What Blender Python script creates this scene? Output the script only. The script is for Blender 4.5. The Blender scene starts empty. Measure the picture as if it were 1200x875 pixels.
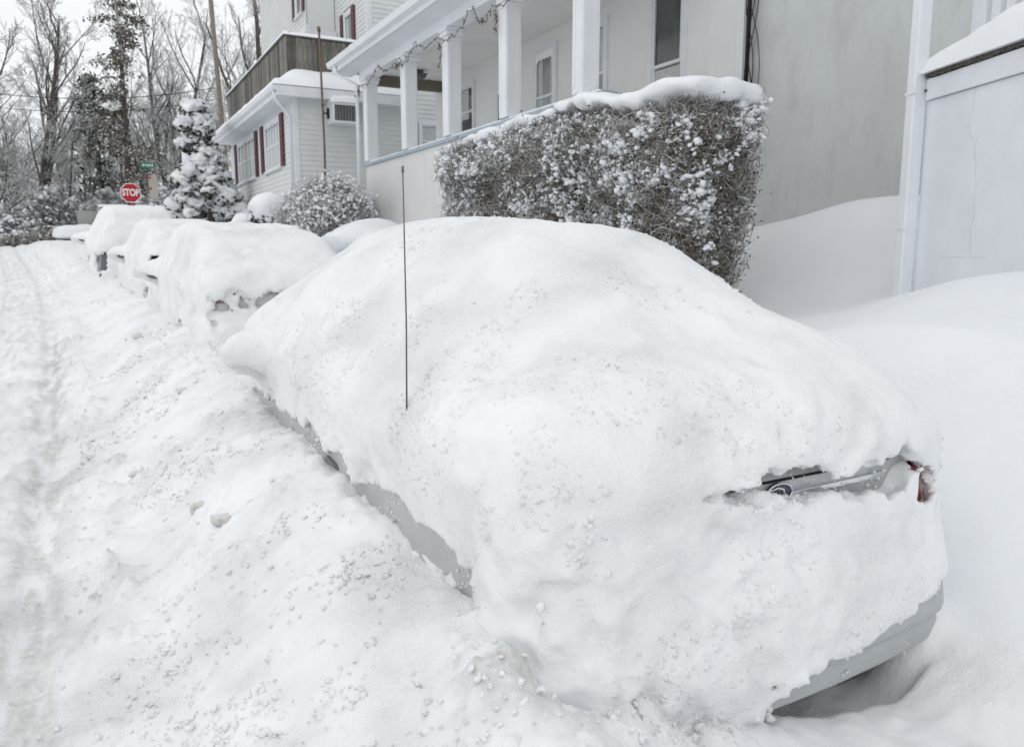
import bpy, math, random
import numpy as np
from mathutils import Vector, Matrix
R = math.radians
SC = bpy.context.scene
COL = SC.collection

# ------------------------------------------------------------------ camera
cam_d = bpy.data.cameras.new('camera')
cam = bpy.data.objects.new('camera', cam_d); COL.objects.link(cam)
cam.location = (0, 0, 1.75)
cam.rotation_euler = (R(90 - 8.8), 0, R(-28.0))
cam_d.sensor_width = 36.0
cam_d.lens = 930.0 / 1200.0 * 36.0
cam_d.clip_start = 0.05; cam_d.clip_end = 600
cam_d.dof.use_dof = True
cam_d.dof.focus_distance = 3.6
cam_d.dof.aperture_fstop = 4.5
SC.camera = cam

# ------------------------------------------------------------------ overcast sky
W = bpy.data.worlds.new('World'); SC.world = W; W.use_nodes = True
wn = W.node_tree.nodes; wl = W.node_tree.links
for n in list(wn): wn.remove(n)
sky = wn.new('ShaderNodeTexSky'); sky.sky_type = 'NISHITA'; sky.sun_disc = False
SUN_EL, SUN_AZ = R(48), R(-120)          # azimuth measured clockwise from +Y (street direction)
sky.sun_elevation = SUN_EL; sky.sun_rotation = SUN_AZ
sky.air_density = 1.0; sky.dust_density = 1.0; sky.ozone_density = 1.0
hsv = wn.new('ShaderNodeHueSaturation'); hsv.inputs['Saturation'].default_value = 0.12
bg1 = wn.new('ShaderNodeBackground'); bg1.inputs['Strength'].default_value = 0.05
bg2 = wn.new('ShaderNodeBackground')
bg2.inputs['Color'].default_value = (0.955, 0.98, 1.0, 1); bg2.inputs['Strength'].default_value = 1.13
add = wn.new('ShaderNodeMixShader'); add.inputs[0].default_value = 0.85; wout = wn.new('ShaderNodeOutputWorld')
wl.new(sky.outputs[0], hsv.inputs['Color']); wl.new(hsv.outputs[0], bg1.inputs['Color'])
wl.new(bg1.outputs[0], add.inputs[1]); wl.new(bg2.outputs[0], add.inputs[2]); wl.new(add.outputs[0], wout.inputs[0])

sun_d = bpy.data.lights.new('sun', 'SUN'); sun_d.energy = 0.5; sun_d.angle = R(110); sun_d.color = (1.0, 0.985, 0.96)
sun = bpy.data.objects.new('sun', sun_d); COL.objects.link(sun)
sdir = Vector((math.sin(SUN_AZ) * math.cos(SUN_EL), math.cos(SUN_AZ) * math.cos(SUN_EL), math.sin(SUN_EL)))
sun.rotation_euler = (-sdir).to_track_quat('-Z', 'Y').to_euler()
sun.location = (-8, -4, 14)

SC.view_settings.view_transform = 'Standard'
SC.view_settings.look = 'None'
SC.view_settings.exposure = 0.0
SC.view_settings.gamma = 1.0
SC.view_settings.use_curve_mapping = False
SC.cycles.use_denoising = True
SC.cycles.max_bounces = 10
SC.cycles.diffuse_bounces = 8

# ------------------------------------------------------------------ noise (vectorised value noise)
def _h(ix, iy, iz, seed):
    n = (ix.astype(np.uint32) * np.uint32(374761393) + iy.astype(np.uint32) * np.uint32(668265263)
         + iz.astype(np.uint32) * np.uint32(2147483647) + np.uint32((seed * 1274126177) & 0xffffffff))
    n = (n ^ (n >> np.uint32(13))) * np.uint32(1274126177)
    n = (n ^ (n >> np.uint32(16))) * np.uint32(2246822519)
    n = n ^ (n >> np.uint32(15))
    return n.astype(np.float32) / np.float32(2147483648.0) - np.float32(1.0)

def vn(x, y, z, seed=0):
    x = np.asarray(x, np.float32); y = np.asarray(y, np.float32); z = np.asarray(z, np.float32)
    x, y, z = np.broadcast_arrays(x, y, z)
    ix = np.floor(x).astype(np.int64); iy = np.floor(y).astype(np.int64); iz = np.floor(z).astype(np.int64)
    fx = x - ix; fy = y - iy; fz = z - iz
    u = fx * fx * fx * (fx * (fx * 6 - 15) + 10); v = fy * fy * fy * (fy * (fy * 6 - 15) + 10); w = fz * fz * fz * (fz * (fz * 6 - 15) + 10)
    def c(a, b, d): return _h(ix + a, iy + b, iz + d, seed)
    a0 = c(0,0,0) * (1-u) + c(1,0,0) * u; a1 = c(0,1,0) * (1-u) + c(1,1,0) * u
    b0 = c(0,0,1) * (1-u) + c(1,0,1) * u; b1 = c(0,1,1) * (1-u) + c(1,1,1) * u
    return (a0 * (1-v) + a1 * v) * (1-w) + (b0 * (1-v) + b1 * v) * w

def fbm(x, y, z, wl, octs=3, seed=0, gain=0.5, rot=True):
    s = 0; a = 1.0; f = 1.0 / wl
    for o in range(octs):
        if rot:   # turn each octave so that the lattice never lines up
            t = 0.6 + 1.1 * o; ca, sa = math.cos(t), math.sin(t)
            xx = (x * ca - y * sa); yy = (x * sa + y * ca) * 0.8 + z * 0.6; zz = z * 0.8 - (x * sa + y * ca) * 0.6
        else: xx, yy, zz = x, y, z
        s = s + a * vn(xx * f + 17.3 * o, yy * f + 5.1 * o, zz * f + 9.7 * o, seed + o)
        a *= gain; f *= 2.07
    return s

def sstep(a, b, x):
    t = np.clip((x - a) / (b - a), 0, 1); return t * t * (3 - 2 * t)

# ------------------------------------------------------------------ materials
MATS = {}
def nt(name):
    m = bpy.data.materials.new(name); m.use_nodes = True
    t = m.node_tree; b = t.nodes['Principled BSDF']
    return m, t, b
def N(t, kind, **kw):
    n = t.nodes.new(kind)
    for k, v in kw.items(): setattr(n, k, v)
    return n
def tex(t, scale, detail=3, rough=0.55, coord='Object', stretch=None):
    tc = N(t, 'ShaderNodeTexCoord'); n = N(t, 'ShaderNodeTexNoise')
    n.inputs['Scale'].default_value = scale; n.inputs['Detail'].default_value = detail; n.inputs['Roughness'].default_value = rough
    if stretch:
        mp = N(t, 'ShaderNodeMapping'); mp.inputs['Scale'].default_value = stretch
        t.links.new(tc.outputs[coord], mp.inputs[0]); t.links.new(mp.outputs[0], n.inputs['Vector'])
    else: t.links.new(tc.outputs[coord], n.inputs['Vector'])
    return n
def ramp(t, src, stops):
    r = N(t, 'ShaderNodeValToRGB'); e = r.color_ramp.elements
    while len(e) < len(stops): e.new(0.5)
    for k, (p, c) in enumerate(stops):
        e[k].position = p; e[k].color = c if len(c) == 4 else (*c, 1)
    t.links.new(src, r.inputs[0]); return r
def bump(t, b, src, strength, dist):
    n = N(t, 'ShaderNodeBump'); n.inputs['Strength'].default_value = strength; n.inputs['Distance'].default_value = dist
    t.links.new(src, n.inputs['Height']); t.links.new(n.outputs[0], b.inputs['Normal']); return n

def mat_plain(name, c, rough=0.6, var=0.12, scale=6.0, metal=0.0, bmp=0.0, bdist=0.004, bscale=60, stretch=None, coat=0.0, spec=0.3):
    m, t, b = nt(name)
    n = tex(t, scale, 4, 0.6, stretch=stretch)
    lo = tuple(x * (1 - var) for x in c); hi = tuple(min(1, x * (1 + var)) for x in c)
    r = ramp(t, n.outputs[0], [(0.3, lo), (0.7, hi)])
    t.links.new(r.outputs[0], b.inputs['Base Color'])
    b.inputs['Roughness'].default_value = rough; b.inputs['Metallic'].default_value = metal
    b.inputs['Specular IOR Level'].default_value = spec; b.inputs['Coat Weight'].default_value = coat
    if bmp:
        n2 = tex(t, bscale, 4, 0.6, stretch=stretch); bump(t, b, n2.outputs[0], bmp, bdist)
    MATS[name] = m; return m

def mat_snow(name, base=(0.845, 0.855, 0.866), grain=0.5, sss=0.0, dirt=False):
    m, t, b = nt(name)
    b.inputs['Roughness'].default_value = 0.75; b.inputs['Specular IOR Level'].default_value = 0.15
    n = tex(t, 2.2, 3, 0.5); r = ramp(t, n.outputs[0], [(0.3, tuple(x * 0.975 for x in base)), (0.7, base)])
    col = r.outputs[0]
    if dirt:
        at = N(t, 'ShaderNodeAttribute'); at.attribute_name = 'dirt'
        mx = N(t, 'ShaderNodeMix', data_type='RGBA'); t.links.new(at.outputs['Fac'], mx.inputs[0]); t.links.new(col, mx.inputs[6])
        n3 = tex(t, 30, 3, 0.7); r3 = ramp(t, n3.outputs[0], [(0.3, (0.48, 0.467, 0.45)), (0.72, (0.745, 0.738, 0.727))])
        t.links.new(r3.outputs[0], mx.inputs[7]); col = mx.outputs[2]
    t.links.new(col, b.inputs['Base Color'])
    a1 = tex(t, 38, 4, 0.65); a2 = tex(t, 210, 3, 0.7)
    ad = N(t, 'ShaderNodeMath', operation='MULTIPLY_ADD'); ad.inputs[1].default_value = 0.28
    t.links.new(a2.outputs[0], ad.inputs[0]); t.links.new(a1.outputs[0], ad.inputs[2])
    bn = bump(t, b, ad.outputs[0], grain, 0.02)
    n5 = tex(t, 1.7, 3, 0.6); mr = N(t, 'ShaderNodeMapRange'); mr.inputs[1].default_value = 0.35; mr.inputs[2].default_value = 0.65; mr.inputs[3].default_value = grain * 0.25; mr.inputs[4].default_value = grain * 1.5
    t.links.new(n5.outputs[0], mr.inputs[0]); t.links.new(mr.outputs[0], bn.inputs['Strength'])
    if sss: b.inputs['Subsurface Weight'].default_value = sss; b.inputs['Subsurface Radius'].default_value = (1.0, 1.1, 1.25); b.inputs['Subsurface Scale'].default_value = 0.012
    MATS[name] = m; return m

def mat_snowed(name, c1, c2, lo=0.15, hi=0.55, scale=8.0, amt=0.6, snow=(0.86, 0.875, 0.89), rough=0.85):
    """bark, needles or twigs carrying snow on whatever faces up"""
    m, t, b = nt(name)
    n = tex(t, 9, 4, 0.6); r = ramp(t, n.outputs[0], [(0.3, c1), (0.7, c2)])
    g = N(t, 'ShaderNodeNewGeometry'); sx = N(t, 'ShaderNodeSeparateXYZ'); t.links.new(g.outputs['Normal'], sx.inputs[0])
    n2 = tex(t, scale, 2, 0.5)
    ma = N(t, 'ShaderNodeMath', operation='MULTIPLY_ADD'); ma.inputs[1].default_value = amt
    t.links.new(n2.outputs[0], ma.inputs[0]); t.links.new(sx.outputs[2], ma.inputs[2])
    mr = N(t, 'ShaderNodeMapRange'); mr.inputs[1].default_value = lo + amt * 0.5; mr.inputs[2].default_value = hi + amt * 0.5
    t.links.new(ma.outputs[0], mr.inputs[0])
    mx = N(t, 'ShaderNodeMix', data_type='RGBA'); t.links.new(mr.outputs[0], mx.inputs[0]); t.links.new(r.outputs[0], mx.inputs[6]); mx.inputs[7].default_value = (*snow, 1)
    t.links.new(mx.outputs[2], b.inputs['Base Color']); b.inputs['Roughness'].default_value = rough; b.inputs['Specular IOR Level'].default_value = 0.1
    MATS[name] = m; return m

mat_snow('snow', grain=0.6)
mat_snow('snow_dirt', grain=0.65, dirt=True)
mat_snow('snow_soft', grain=0.25, base=(0.81, 0.825, 0.85))
mat_snow('clod', base=(0.74, 0.725, 0.705), grain=0.9)
mat_plain('hairline', (0.52, 0.53, 0.53), 0.9, 0.1, 20)
mat_plain('silver', (0.45, 0.465, 0.475), 0.34, 0.10, 5, metal=0.3, coat=0.5, bmp=0.08, bscale=35, bdist=0.002)
mat_plain('silver_bumper', (0.43, 0.445, 0.455), 0.45, 0.05, 4, bmp=0.15, bscale=120, bdist=0.001)
mat_plain('car_white', (0.55, 0.56, 0.57), 0.35, 0.05, 3, coat=0.4)
mat_plain('car_dark', (0.10, 0.11, 0.13), 0.3, 0.1, 3, coat=0.4)
mat_plain('car_grey', (0.30, 0.31, 0.33), 0.35, 0.08, 3, coat=0.4)
mat_plain('black_rubber', (0.02, 0.02, 0.022), 0.8, 0.2, 20)
mat_plain('black_gap', (0.012, 0.012, 0.013), 0.9, 0.2, 20)
mat_plain('lens_red', (0.28, 0.016, 0.022), 0.18, 0.35, 60, coat=0.5, stretch=(1, 1, 6), bmp=0.6, bscale=90, bdist=0.003)
mat_plain('lens_dull', (0.26, 0.19, 0.185), 0.3, 0.2, 40, coat=0.3)
mat_plain('chrome', (0.72, 0.73, 0.74), 0.2, 0.05, 10, metal=0.9)
mat_plain('emblem_blue', (0.015, 0.02, 0.05), 0.25, 0.2, 30, coat=0.5)
mat_plain('antenna', (0.16, 0.13, 0.13), 0.5, 0.2, 20, metal=0.4)
mat_plain('glass_dark', (0.03, 0.035, 0.04), 0.08, 0.2, 2, spec=0.5)
mat_plain('window_glass', (0.24, 0.26, 0.26), 0.12, 0.5, 1.6, spec=0.5)
mat_plain('window_glass_dark', (0.075, 0.085, 0.088), 0.10, 0.5, 1.3, spec=0.5)
mat_plain('curtain', (0.50, 0.52, 0.52), 0.9, 0.12, 18, stretch=(6, 6, 0.6))
mat_plain('siding', (0.66, 0.675, 0.675), 0.6, 0.05, 1.5)
mat_plain('trim_white', (0.71, 0.73, 0.76), 0.5, 0.05, 2.5, bmp=0.1, bscale=25, bdist=0.003)
mat_plain('column_white', (0.77, 0.79, 0.82), 0.5, 0.04, 2.0, bmp=0.12, bscale=18, bdist=0.004)
mat_plain('porch_panel', (0.68, 0.675, 0.665), 0.8, 0.05, 0.7, bmp=0.15, bscale=9, bdist=0.01)
mat_plain('wall_paint', (0.74, 0.745, 0.73), 0.75, 0.05, 0.8, bmp=0.15, bscale=20, bdist=0.004)
mat_plain('ceiling_paint', (0.84, 0.84, 0.82), 0.7, 0.04, 1.5)
mat_plain('blue_cap', (0.36, 0.43, 0.49), 0.6, 0.1, 3)
mat_plain('olive_beam', (0.17, 0.16, 0.125), 0.8, 0.15, 4)
mat_plain('burgundy', (0.105, 0.036, 0.05), 0.55, 0.15, 5)
mat_plain('rust', (0.16, 0.115, 0.075), 0.8, 0.35, 6, stretch=(4, 4, 1))
mat_plain('plank', (0.155, 0.148, 0.135), 0.9, 0.5, 5, stretch=(9, 9, 0.8), bmp=0.5, bscale=12, bdist=0.008)
mat_plain('pole_wood', (0.22, 0.19, 0.16), 0.9, 0.25, 5, stretch=(6, 6, 0.7), bmp=0.4, bscale=10, bdist=0.01)
mat_plain('metal_grey', (0.30, 0.31, 0.31), 0.5, 0.1, 5, metal=0.5)
mat_plain('grille', (0.12, 0.125, 0.125), 0.6, 0.15, 5)
mat_plain('sign_red', (0.42, 0.018, 0.03), 0.45, 0.08, 4)
mat_plain('sign_white', (0.72, 0.73, 0.73), 0.45, 0.04, 4)
mat_plain('sign_green', (0.04, 0.17, 0.11), 0.45, 0.08, 4)
mat_plain('cable', (0.016, 0.016, 0.018), 0.6, 0.2, 10)
mat_plain('bulb', (0.26, 0.20, 0.13), 0.3, 0.5, 30, coat=0.3)
mat_plain('box_grey', (0.34, 0.36, 0.34), 0.7, 0.08, 2)
mat_plain('beige_wall', (0.40, 0.38, 0.34), 0.8, 0.1, 1)
mat_plain('leaf_dark', (0.10, 0.10, 0.06), 0.5, 0.6, 8)
mat_plain('rotten_edge', (0.10, 0.095, 0.085), 0.95, 0.6, 30, bmp=0.8, bscale=60, bdist=0.01)
mat_snowed('bark', (0.07, 0.063, 0.056), (0.14, 0.127, 0.115), 0.15, 0.7, 5, 1.0)
mat_snowed('twig_far', (0.13, 0.12, 0.11), (0.26, 0.245, 0.23), -0.15, 0.6, 1.2, 1.1)
mat_snowed('twig', (0.085, 0.062, 0.045), (0.19, 0.145, 0.105), -0.05, 0.6, 14, 1.0)
mat_snowed('twig_pale', (0.15, 0.13, 0.11), (0.30, 0.27, 0.24), -0.15, 0.5, 10, 1.0)
mat_snowed('needles', (0.028, 0.038, 0.026), (0.075, 0.085, 0.06), 0.45, 0.9, 6, 0.8)
mat_snowed('needles_brown', (0.085, 0.075, 0.06), (0.18, 0.155, 0.125), 0.2, 0.9, 6, 0.9)

def mat_plank():
    m = MATS['plank']; t = m.node_tree; b = t.nodes['Principled BSDF']; src = b.inputs['Base Color'].links[0].from_socket
    oi = N(t, 'ShaderNodeObjectInfo'); mr = N(t, 'ShaderNodeMapRange'); mr.inputs[3].default_value = 0.55; mr.inputs[4].default_value = 1.5; t.links.new(oi.outputs['Random'], mr.inputs[0])
    vm = N(t, 'ShaderNodeVectorMath', operation='SCALE'); t.links.new(src, vm.inputs[0]); t.links.new(mr.outputs[0], vm.inputs['Scale']); t.links.new(vm.outputs[0], b.inputs['Base Color'])
mat_plank()
def mat_stucco():
    m, t, b = nt('stucco')
    n1 = tex(t, 0.55, 5, 0.62); n2 = tex(t, 3.0, 5, 0.7, stretch=(1, 1, 0.35))
    r1 = ramp(t, n1.outputs[0], [(0.32, (0.51, 0.525, 0.51)), (0.62, (0.585, 0.605, 0.605))])
    r2 = ramp(t, n2.outputs[0], [(0.30, (0.74, 0.74, 0.72)), (0.50, (1, 1, 1))])
    mx = N(t, 'ShaderNodeMix', data_type='RGBA', blend_type='MULTIPLY'); mx.inputs[0].default_value = 0.5
    t.links.new(r1.outputs[0], mx.inputs[6]); t.links.new(r2.outputs[0], mx.inputs[7])
    t.links.new(mx.outputs[2], b.inputs['Base Color']); b.inputs['Roughness'].default_value = 0.9
    n3 = tex(t, 6, 6, 0.7); bump(t, b, n3.outputs[0], 0.35, 0.02)
    MATS['stucco'] = m
mat_stucco()

# ------------------------------------------------------------------ mesh helpers
class MB:
    def __init__(s): s.v = []; s.f = []
    def quad(s, a, b, c, d):
        i = len(s.v); s.v += [tuple(a), tuple(b), tuple(c), tuple(d)]; s.f.append((i, i+1, i+2, i+3)); return s
    def box(s, a, b):
        x0, y0, z0 = (min(a[k], b[k]) for k in range(3)); x1, y1, z1 = (max(a[k], b[k]) for k in range(3))
        i = len(s.v)
        s.v += [(x0,y0,z0),(x1,y0,z0),(x1,y1,z0),(x0,y1,z0),(x0,y0,z1),(x1,y0,z1),(x1,y1,z1),(x0,y1,z1)]
        s.f += [(i,i+3,i+2,i+1),(i+4,i+5,i+6,i+7),(i,i+1,i+5,i+4),(i+1,i+2,i+6,i+5),(i+2,i+3,i+7,i+6),(i+3,i,i+4,i+7)]; return s
    def prism(s, prof, o, u, w, n, depth):
        """profile (a,b) in the plane u,w pushed along n"""
        o, u, w, n = Vector(o), Vector(u), Vector(w), Vector(n); i = len(s.v); k = len(prof)
        for d in (0, depth): s.v += [tuple(o + u * a + w * b + n * d) for a, b in prof]
        s.f.append(tuple(range(i + k - 1, i - 1, -1))); s.f.append(tuple(range(i + k, i + 2 * k)))
        for j in range(k): s.f.append((i + j, i + (j + 1) % k, i + k + (j + 1) % k, i + k + j))
        return s
    def tube(s, pts, rad, n=6, caps=True):
        pts = [Vector(p) for p in pts]
        if not hasattr(rad, '__len__'): rad = [rad] * len(pts)
        i0 = len(s.v); ref = None
        for k, p in enumerate(pts):
            d = (pts[min(k+1, len(pts)-1)] - pts[max(k-1, 0)]).normalized()
            if ref is None: ref = d.orthogonal().normalized()
            a = (ref - d * ref.dot(d)); a = a.normalized() if a.length > 1e-6 else d.orthogonal().normalized(); ref = a; b = d.cross(a)
            for j in range(n):
                t = 2 * math.pi * j / n; s.v.append(tuple(p + (a * math.cos(t) + b * math.sin(t)) * rad[k]))
        for k in range(len(pts) - 1):
            for j in range(n):
                a = i0 + k * n + j; b = i0 + k * n + (j + 1) % n; s.f.append((a, b, b + n, a + n))
        if caps: s.f.append(tuple(i0 + j for j in range(n - 1, -1, -1))); s.f.append(tuple(i0 + (len(pts) - 1) * n + j for j in range(n)))
        return s
    def xf(s, M):
        s.v = [tuple(M @ Vector(p)) for p in s.v]; return s

def setp(o, label=None, cat=None, group=None, kind=None):
    if label: o['label'] = label
    if cat: o['category'] = cat
    if group: o['group'] = group
    if kind: o['kind'] = kind
    return o
def offset_of(p):
    v = Vector((0, 0, 0))
    while p is not None: v = v + p.location; p = p.parent
    return v
def raw_obj(name, verts, faces, mat, parent=None, smooth=False, local=False, tris=None):
    """verts in world metres (shifted to the parent's base) unless local"""
    me = bpy.data.meshes.new(name)
    v = np.asarray(verts, np.float32).reshape(-1, 3)
    if parent is not None and not local: v = v - np.array(offset_of(parent), np.float32)
    if isinstance(faces, np.ndarray):
        me.vertices.add(len(v)); me.vertices.foreach_set('co', v.ravel())
        nf, k = faces.shape
        me.loops.add(nf * k); me.loops.foreach_set('vertex_index', faces.astype(np.int32).ravel())
        me.polygons.add(nf); me.polygons.foreach_set('loop_start', np.arange(0, nf * k, k, dtype=np.int32))
        me.polygons.foreach_set('loop_total', np.full(nf, k, np.int32)); me.update(calc_edges=True); me.validate()
    else: me.from_pydata([tuple(p) for p in v.tolist()], [], faces)
    if smooth: me.polygons.foreach_set('use_smooth', np.ones(len(me.polygons), bool))
    me.materials.append(MATS[mat] if isinstance(mat, str) else mat)
    o = bpy.data.objects.new(name, me); COL.objects.link(o)
    if parent is not None: o.parent = parent
    return o
def obj(name, mb, mat, parent=None, smooth=False, local=False, bevel=0.0):
    o = raw_obj(name, mb.v, mb.f, mat, parent, smooth, local)
    if bevel:
        m = o.modifiers.new('bevel', 'BEVEL'); m.width = bevel; m.segments = 2; m.limit_method = 'ANGLE'
    return o
def top(name, mb, mat, label, cat, group=None, base=None, smooth=False, bevel=0.0):
    """a thing that is one mesh, its origin at base"""
    base = Vector(base if base is not None else (0, 0, 0))
    mb.v = [tuple(Vector(p) - base) for p in mb.v]
    o = obj(name, mb, mat, None, smooth, bevel=bevel); o.location = base
    return setp(o, label, cat, group)
def empty(name, loc, label, cat, group=None):
    e = bpy.data.objects.new(name, None); COL.objects.link(e); e.location = loc; e.empty_display_size = 0.2
    return setp(e, label, cat, group)
def copy_tree(o, parent=None):
    c = o.copy(); COL.objects.link(c); c.parent = parent
    for ch in o.children: copy_tree(ch, c)
    return c

def prisms(P0, P1, r0, r1, k=3, seed=0):
    """many straight tapered twigs at once"""
    P0 = np.asarray(P0, np.float32); P1 = np.asarray(P1, np.float32); n = len(P0)
    r0 = np.broadcast_to(np.asarray(r0, np.float32), (n,)); r1 = np.broadcast_to(np.asarray(r1, np.float32), (n,))
    d = P1 - P0; d = d / np.maximum(np.linalg.norm(d, axis=1, keepdims=True), 1e-6)
    ref = np.where(np.abs(d[:, 2:3]) < 0.9, np.array([[0, 0, 1]], np.float32), np.array([[1, 0, 0]], np.float32))
    a = np.cross(d, ref); a /= np.linalg.norm(a, axis=1, keepdims=True); b = np.cross(d, a)
    ang = 2 * np.pi * np.arange(k) / k + 0.5
    ring = a[:, None] * np.cos(ang)[None, :, None] + b[:, None] * np.sin(ang)[None, :, None]
    V = np.concatenate([P0[:, None] + ring * r0[:, None, None], P1[:, None] + ring * r1[:, None, None]], 1).reshape(-1, 3)
    j = np.arange(k); q = np.stack([j, (j + 1) % k, k + (j + 1) % k, k + j], 1)
    F = (np.arange(n)[:, None, None] * 2 * k + q[None]).reshape(-1, 4)
    return V.astype(np.float32), F

import bmesh
def _ico(sub):
    bm = bmesh.new(); bmesh.ops.create_icosphere(bm, subdivisions=sub, radius=1)
    v = np.array([x.co[:] for x in bm.verts], np.float32); bm.verts.ensure_lookup_table()
    f = np.array([[x.index for x in p.verts] for p in bm.faces]); bm.free(); return v, f
ICO = {1: _ico(1), 2: _ico(2), 3: _ico(3)}
def blobs(Cn, rad, seed=0, sub=2, rough=0.3, wl=0.9, tilt=0.0):
    """many lumpy clumps at once; rad (n,3)"""
    rng = np.random.default_rng(seed); v, f = ICO[sub]; n = len(Cn)
    Cn = np.asarray(Cn, np.float32); rad = np.asarray(rad, np.float32)
    if rad.ndim == 1: rad = np.repeat(rad[:, None], 3, 1)
    off = rng.uniform(-50, 50, (n, 1, 3)).astype(np.float32)
    p = v[None] / wl + off
    k = 1 + rough * vn(p[..., 0], p[..., 1], p[..., 2], seed + 3) + 0.5 * rough * vn(p[..., 0] * 2.1, p[..., 1] * 2.1, p[..., 2] * 2.1, seed + 4)
    V = v[None] * k[..., None] * rad[:, None]
    if tilt:
        t = rng.normal(0, tilt, n).astype(np.float32); c, s = np.cos(t)[:, None], np.sin(t)[:, None]
        V = np.stack([V[..., 0] * c - V[..., 2] * s, V[..., 1], V[..., 0] * s + V[..., 2] * c], -1)
    t = rng.uniform(0, 2 * np.pi, n).astype(np.float32); c, s = np.cos(t)[:, None], np.sin(t)[:, None]
    V = np.stack([V[..., 0] * c - V[..., 1] * s, V[..., 0] * s + V[..., 1] * c, V[..., 2]], -1) + Cn[:, None]
    F = (np.arange(n)[:, None, None] * len(v) + f[None]).reshape(-1, 3)
    return V.reshape(-1, 3), F

# ------------------------------------------------------------------ signed distance helpers
def poly_sdf(x, y, P):
    P = np.asarray(P, np.float32); d = np.full(x.shape, 1e9, np.float32); s = np.ones(x.shape, np.float32)
    n = len(P); j = n - 1
    for i in range(n):
        e = P[j] - P[i]; wx = x - P[i][0]; wy = y - P[i][1]
        t = np.clip((wx * e[0] + wy * e[1]) / (e[0] ** 2 + e[1] ** 2), 0, 1)
        bx = wx - e[0] * t; by = wy - e[1] * t; d = np.minimum(d, bx * bx + by * by)
        c1 = y >= P[i][1]; c2 = y < P[j][1]; c3 = e[0] * wy > e[1] * wx
        flip = (c1 & c2 & c3) | (~c1 & ~c2 & ~c3); s = np.where(flip, -s, s); j = i
    return s * np.sqrt(d)
def smin(a, b, k):
    h = np.clip(0.5 + 0.5 * (b - a) / k, 0, 1); return b * (1 - h) + a * h - k * h * (1 - h)
def smax(a, b, k): return -smin(-a, -b, k)
def blur(a, n=1):
    for _ in range(n):
        for ax in range(3):
            p = np.concatenate([np.take(a, [0], ax), a, np.take(a, [-1], ax)], ax); m = a.shape[ax]
            a = (np.take(p, range(0, m), ax) + 2 * np.take(p, range(1, m + 1), ax) + np.take(p, range(2, m + 2), ax)) * 0.25
    return a
def upsample(a, k):
    for ax in range(3):
        m = a.shape[ax]; q = np.linspace(0, m - 1, (m - 1) * k + 1); i = np.minimum(q.astype(int), m - 2); f = (q - i).astype(np.float32)
        sh = [1, 1, 1]; sh[ax] = -1; f = f.reshape(sh)
        a = np.take(a, i, ax) * (1 - f) + np.take(a, i + 1, ax) * f
    return a.astype(np.float32)
def surface_nets(D, org, h):
    s = D < 0; nx, ny, nz = D.shape
    c = np.zeros((nx-1, ny-1, nz-1), np.int8)
    for dx in (0, 1):
        for dy in (0, 1):
            for dz in (0, 1): c += s[dx:nx-1+dx, dy:ny-1+dy, dz:nz-1+dz]
    act = (c > 0) & (c < 8); I = np.argwhere(act)
    idx = np.full(act.shape, -1, np.int64); idx[act] = np.arange(len(I))
    acc = np.zeros((len(I), 3), np.float32); cnt = np.zeros(len(I), np.float32)
    cor = [(a, b, d) for a in (0, 1) for b in (0, 1) for d in (0, 1)]
    val = {q: D[I[:, 0]+q[0], I[:, 1]+q[1], I[:, 2]+q[2]] for q in cor}
    for q in cor:
        for ax in range(3):
            if q[ax] == 0:
                r = list(q); r[ax] = 1; r = tuple(r); a, b = val[q], val[r]; m = (a < 0) != (b < 0)
                t = np.where(m, a / np.where(m, a - b, 1), 0)
                for k in range(3): acc[:, k] += np.where(m, q[k] + (t if k == ax else 0), 0)
                cnt += m
    V = (I + acc / cnt[:, None]) * h + np.asarray(org, np.float32)
    F = []
    for ax in range(3):
        a1, a2 = (ax + 1) % 3, (ax + 2) % 3
        sl0 = [slice(1, m - 1) for m in D.shape]; sl0[ax] = slice(0, D.shape[ax] - 1)
        sl1 = list(sl0); sl1[ax] = slice(1, D.shape[ax])
        A, B = s[tuple(sl0)], s[tuple(sl1)]; E = np.argwhere(A != B)
        if not len(E): continue
        sign = A[E[:, 0], E[:, 1], E[:, 2]]; base = E.copy()
        for k in range(3):
            if k != ax: base[:, k] += 1
        def cell(o1, o2):
            q = base.copy(); q[:, a1] -= o1; q[:, a2] -= o2; return idx[q[:, 0], q[:, 1], q[:, 2]]
        q = np.stack([cell(1, 1), cell(0, 1), cell(0, 0), cell(1, 0)], 1)
        q[~sign] = q[~sign][:, ::-1]; F.append(q)
    F = np.concatenate(F); F = F[(F >= 0).all(1)]
    return V.astype(np.float32), F
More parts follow.
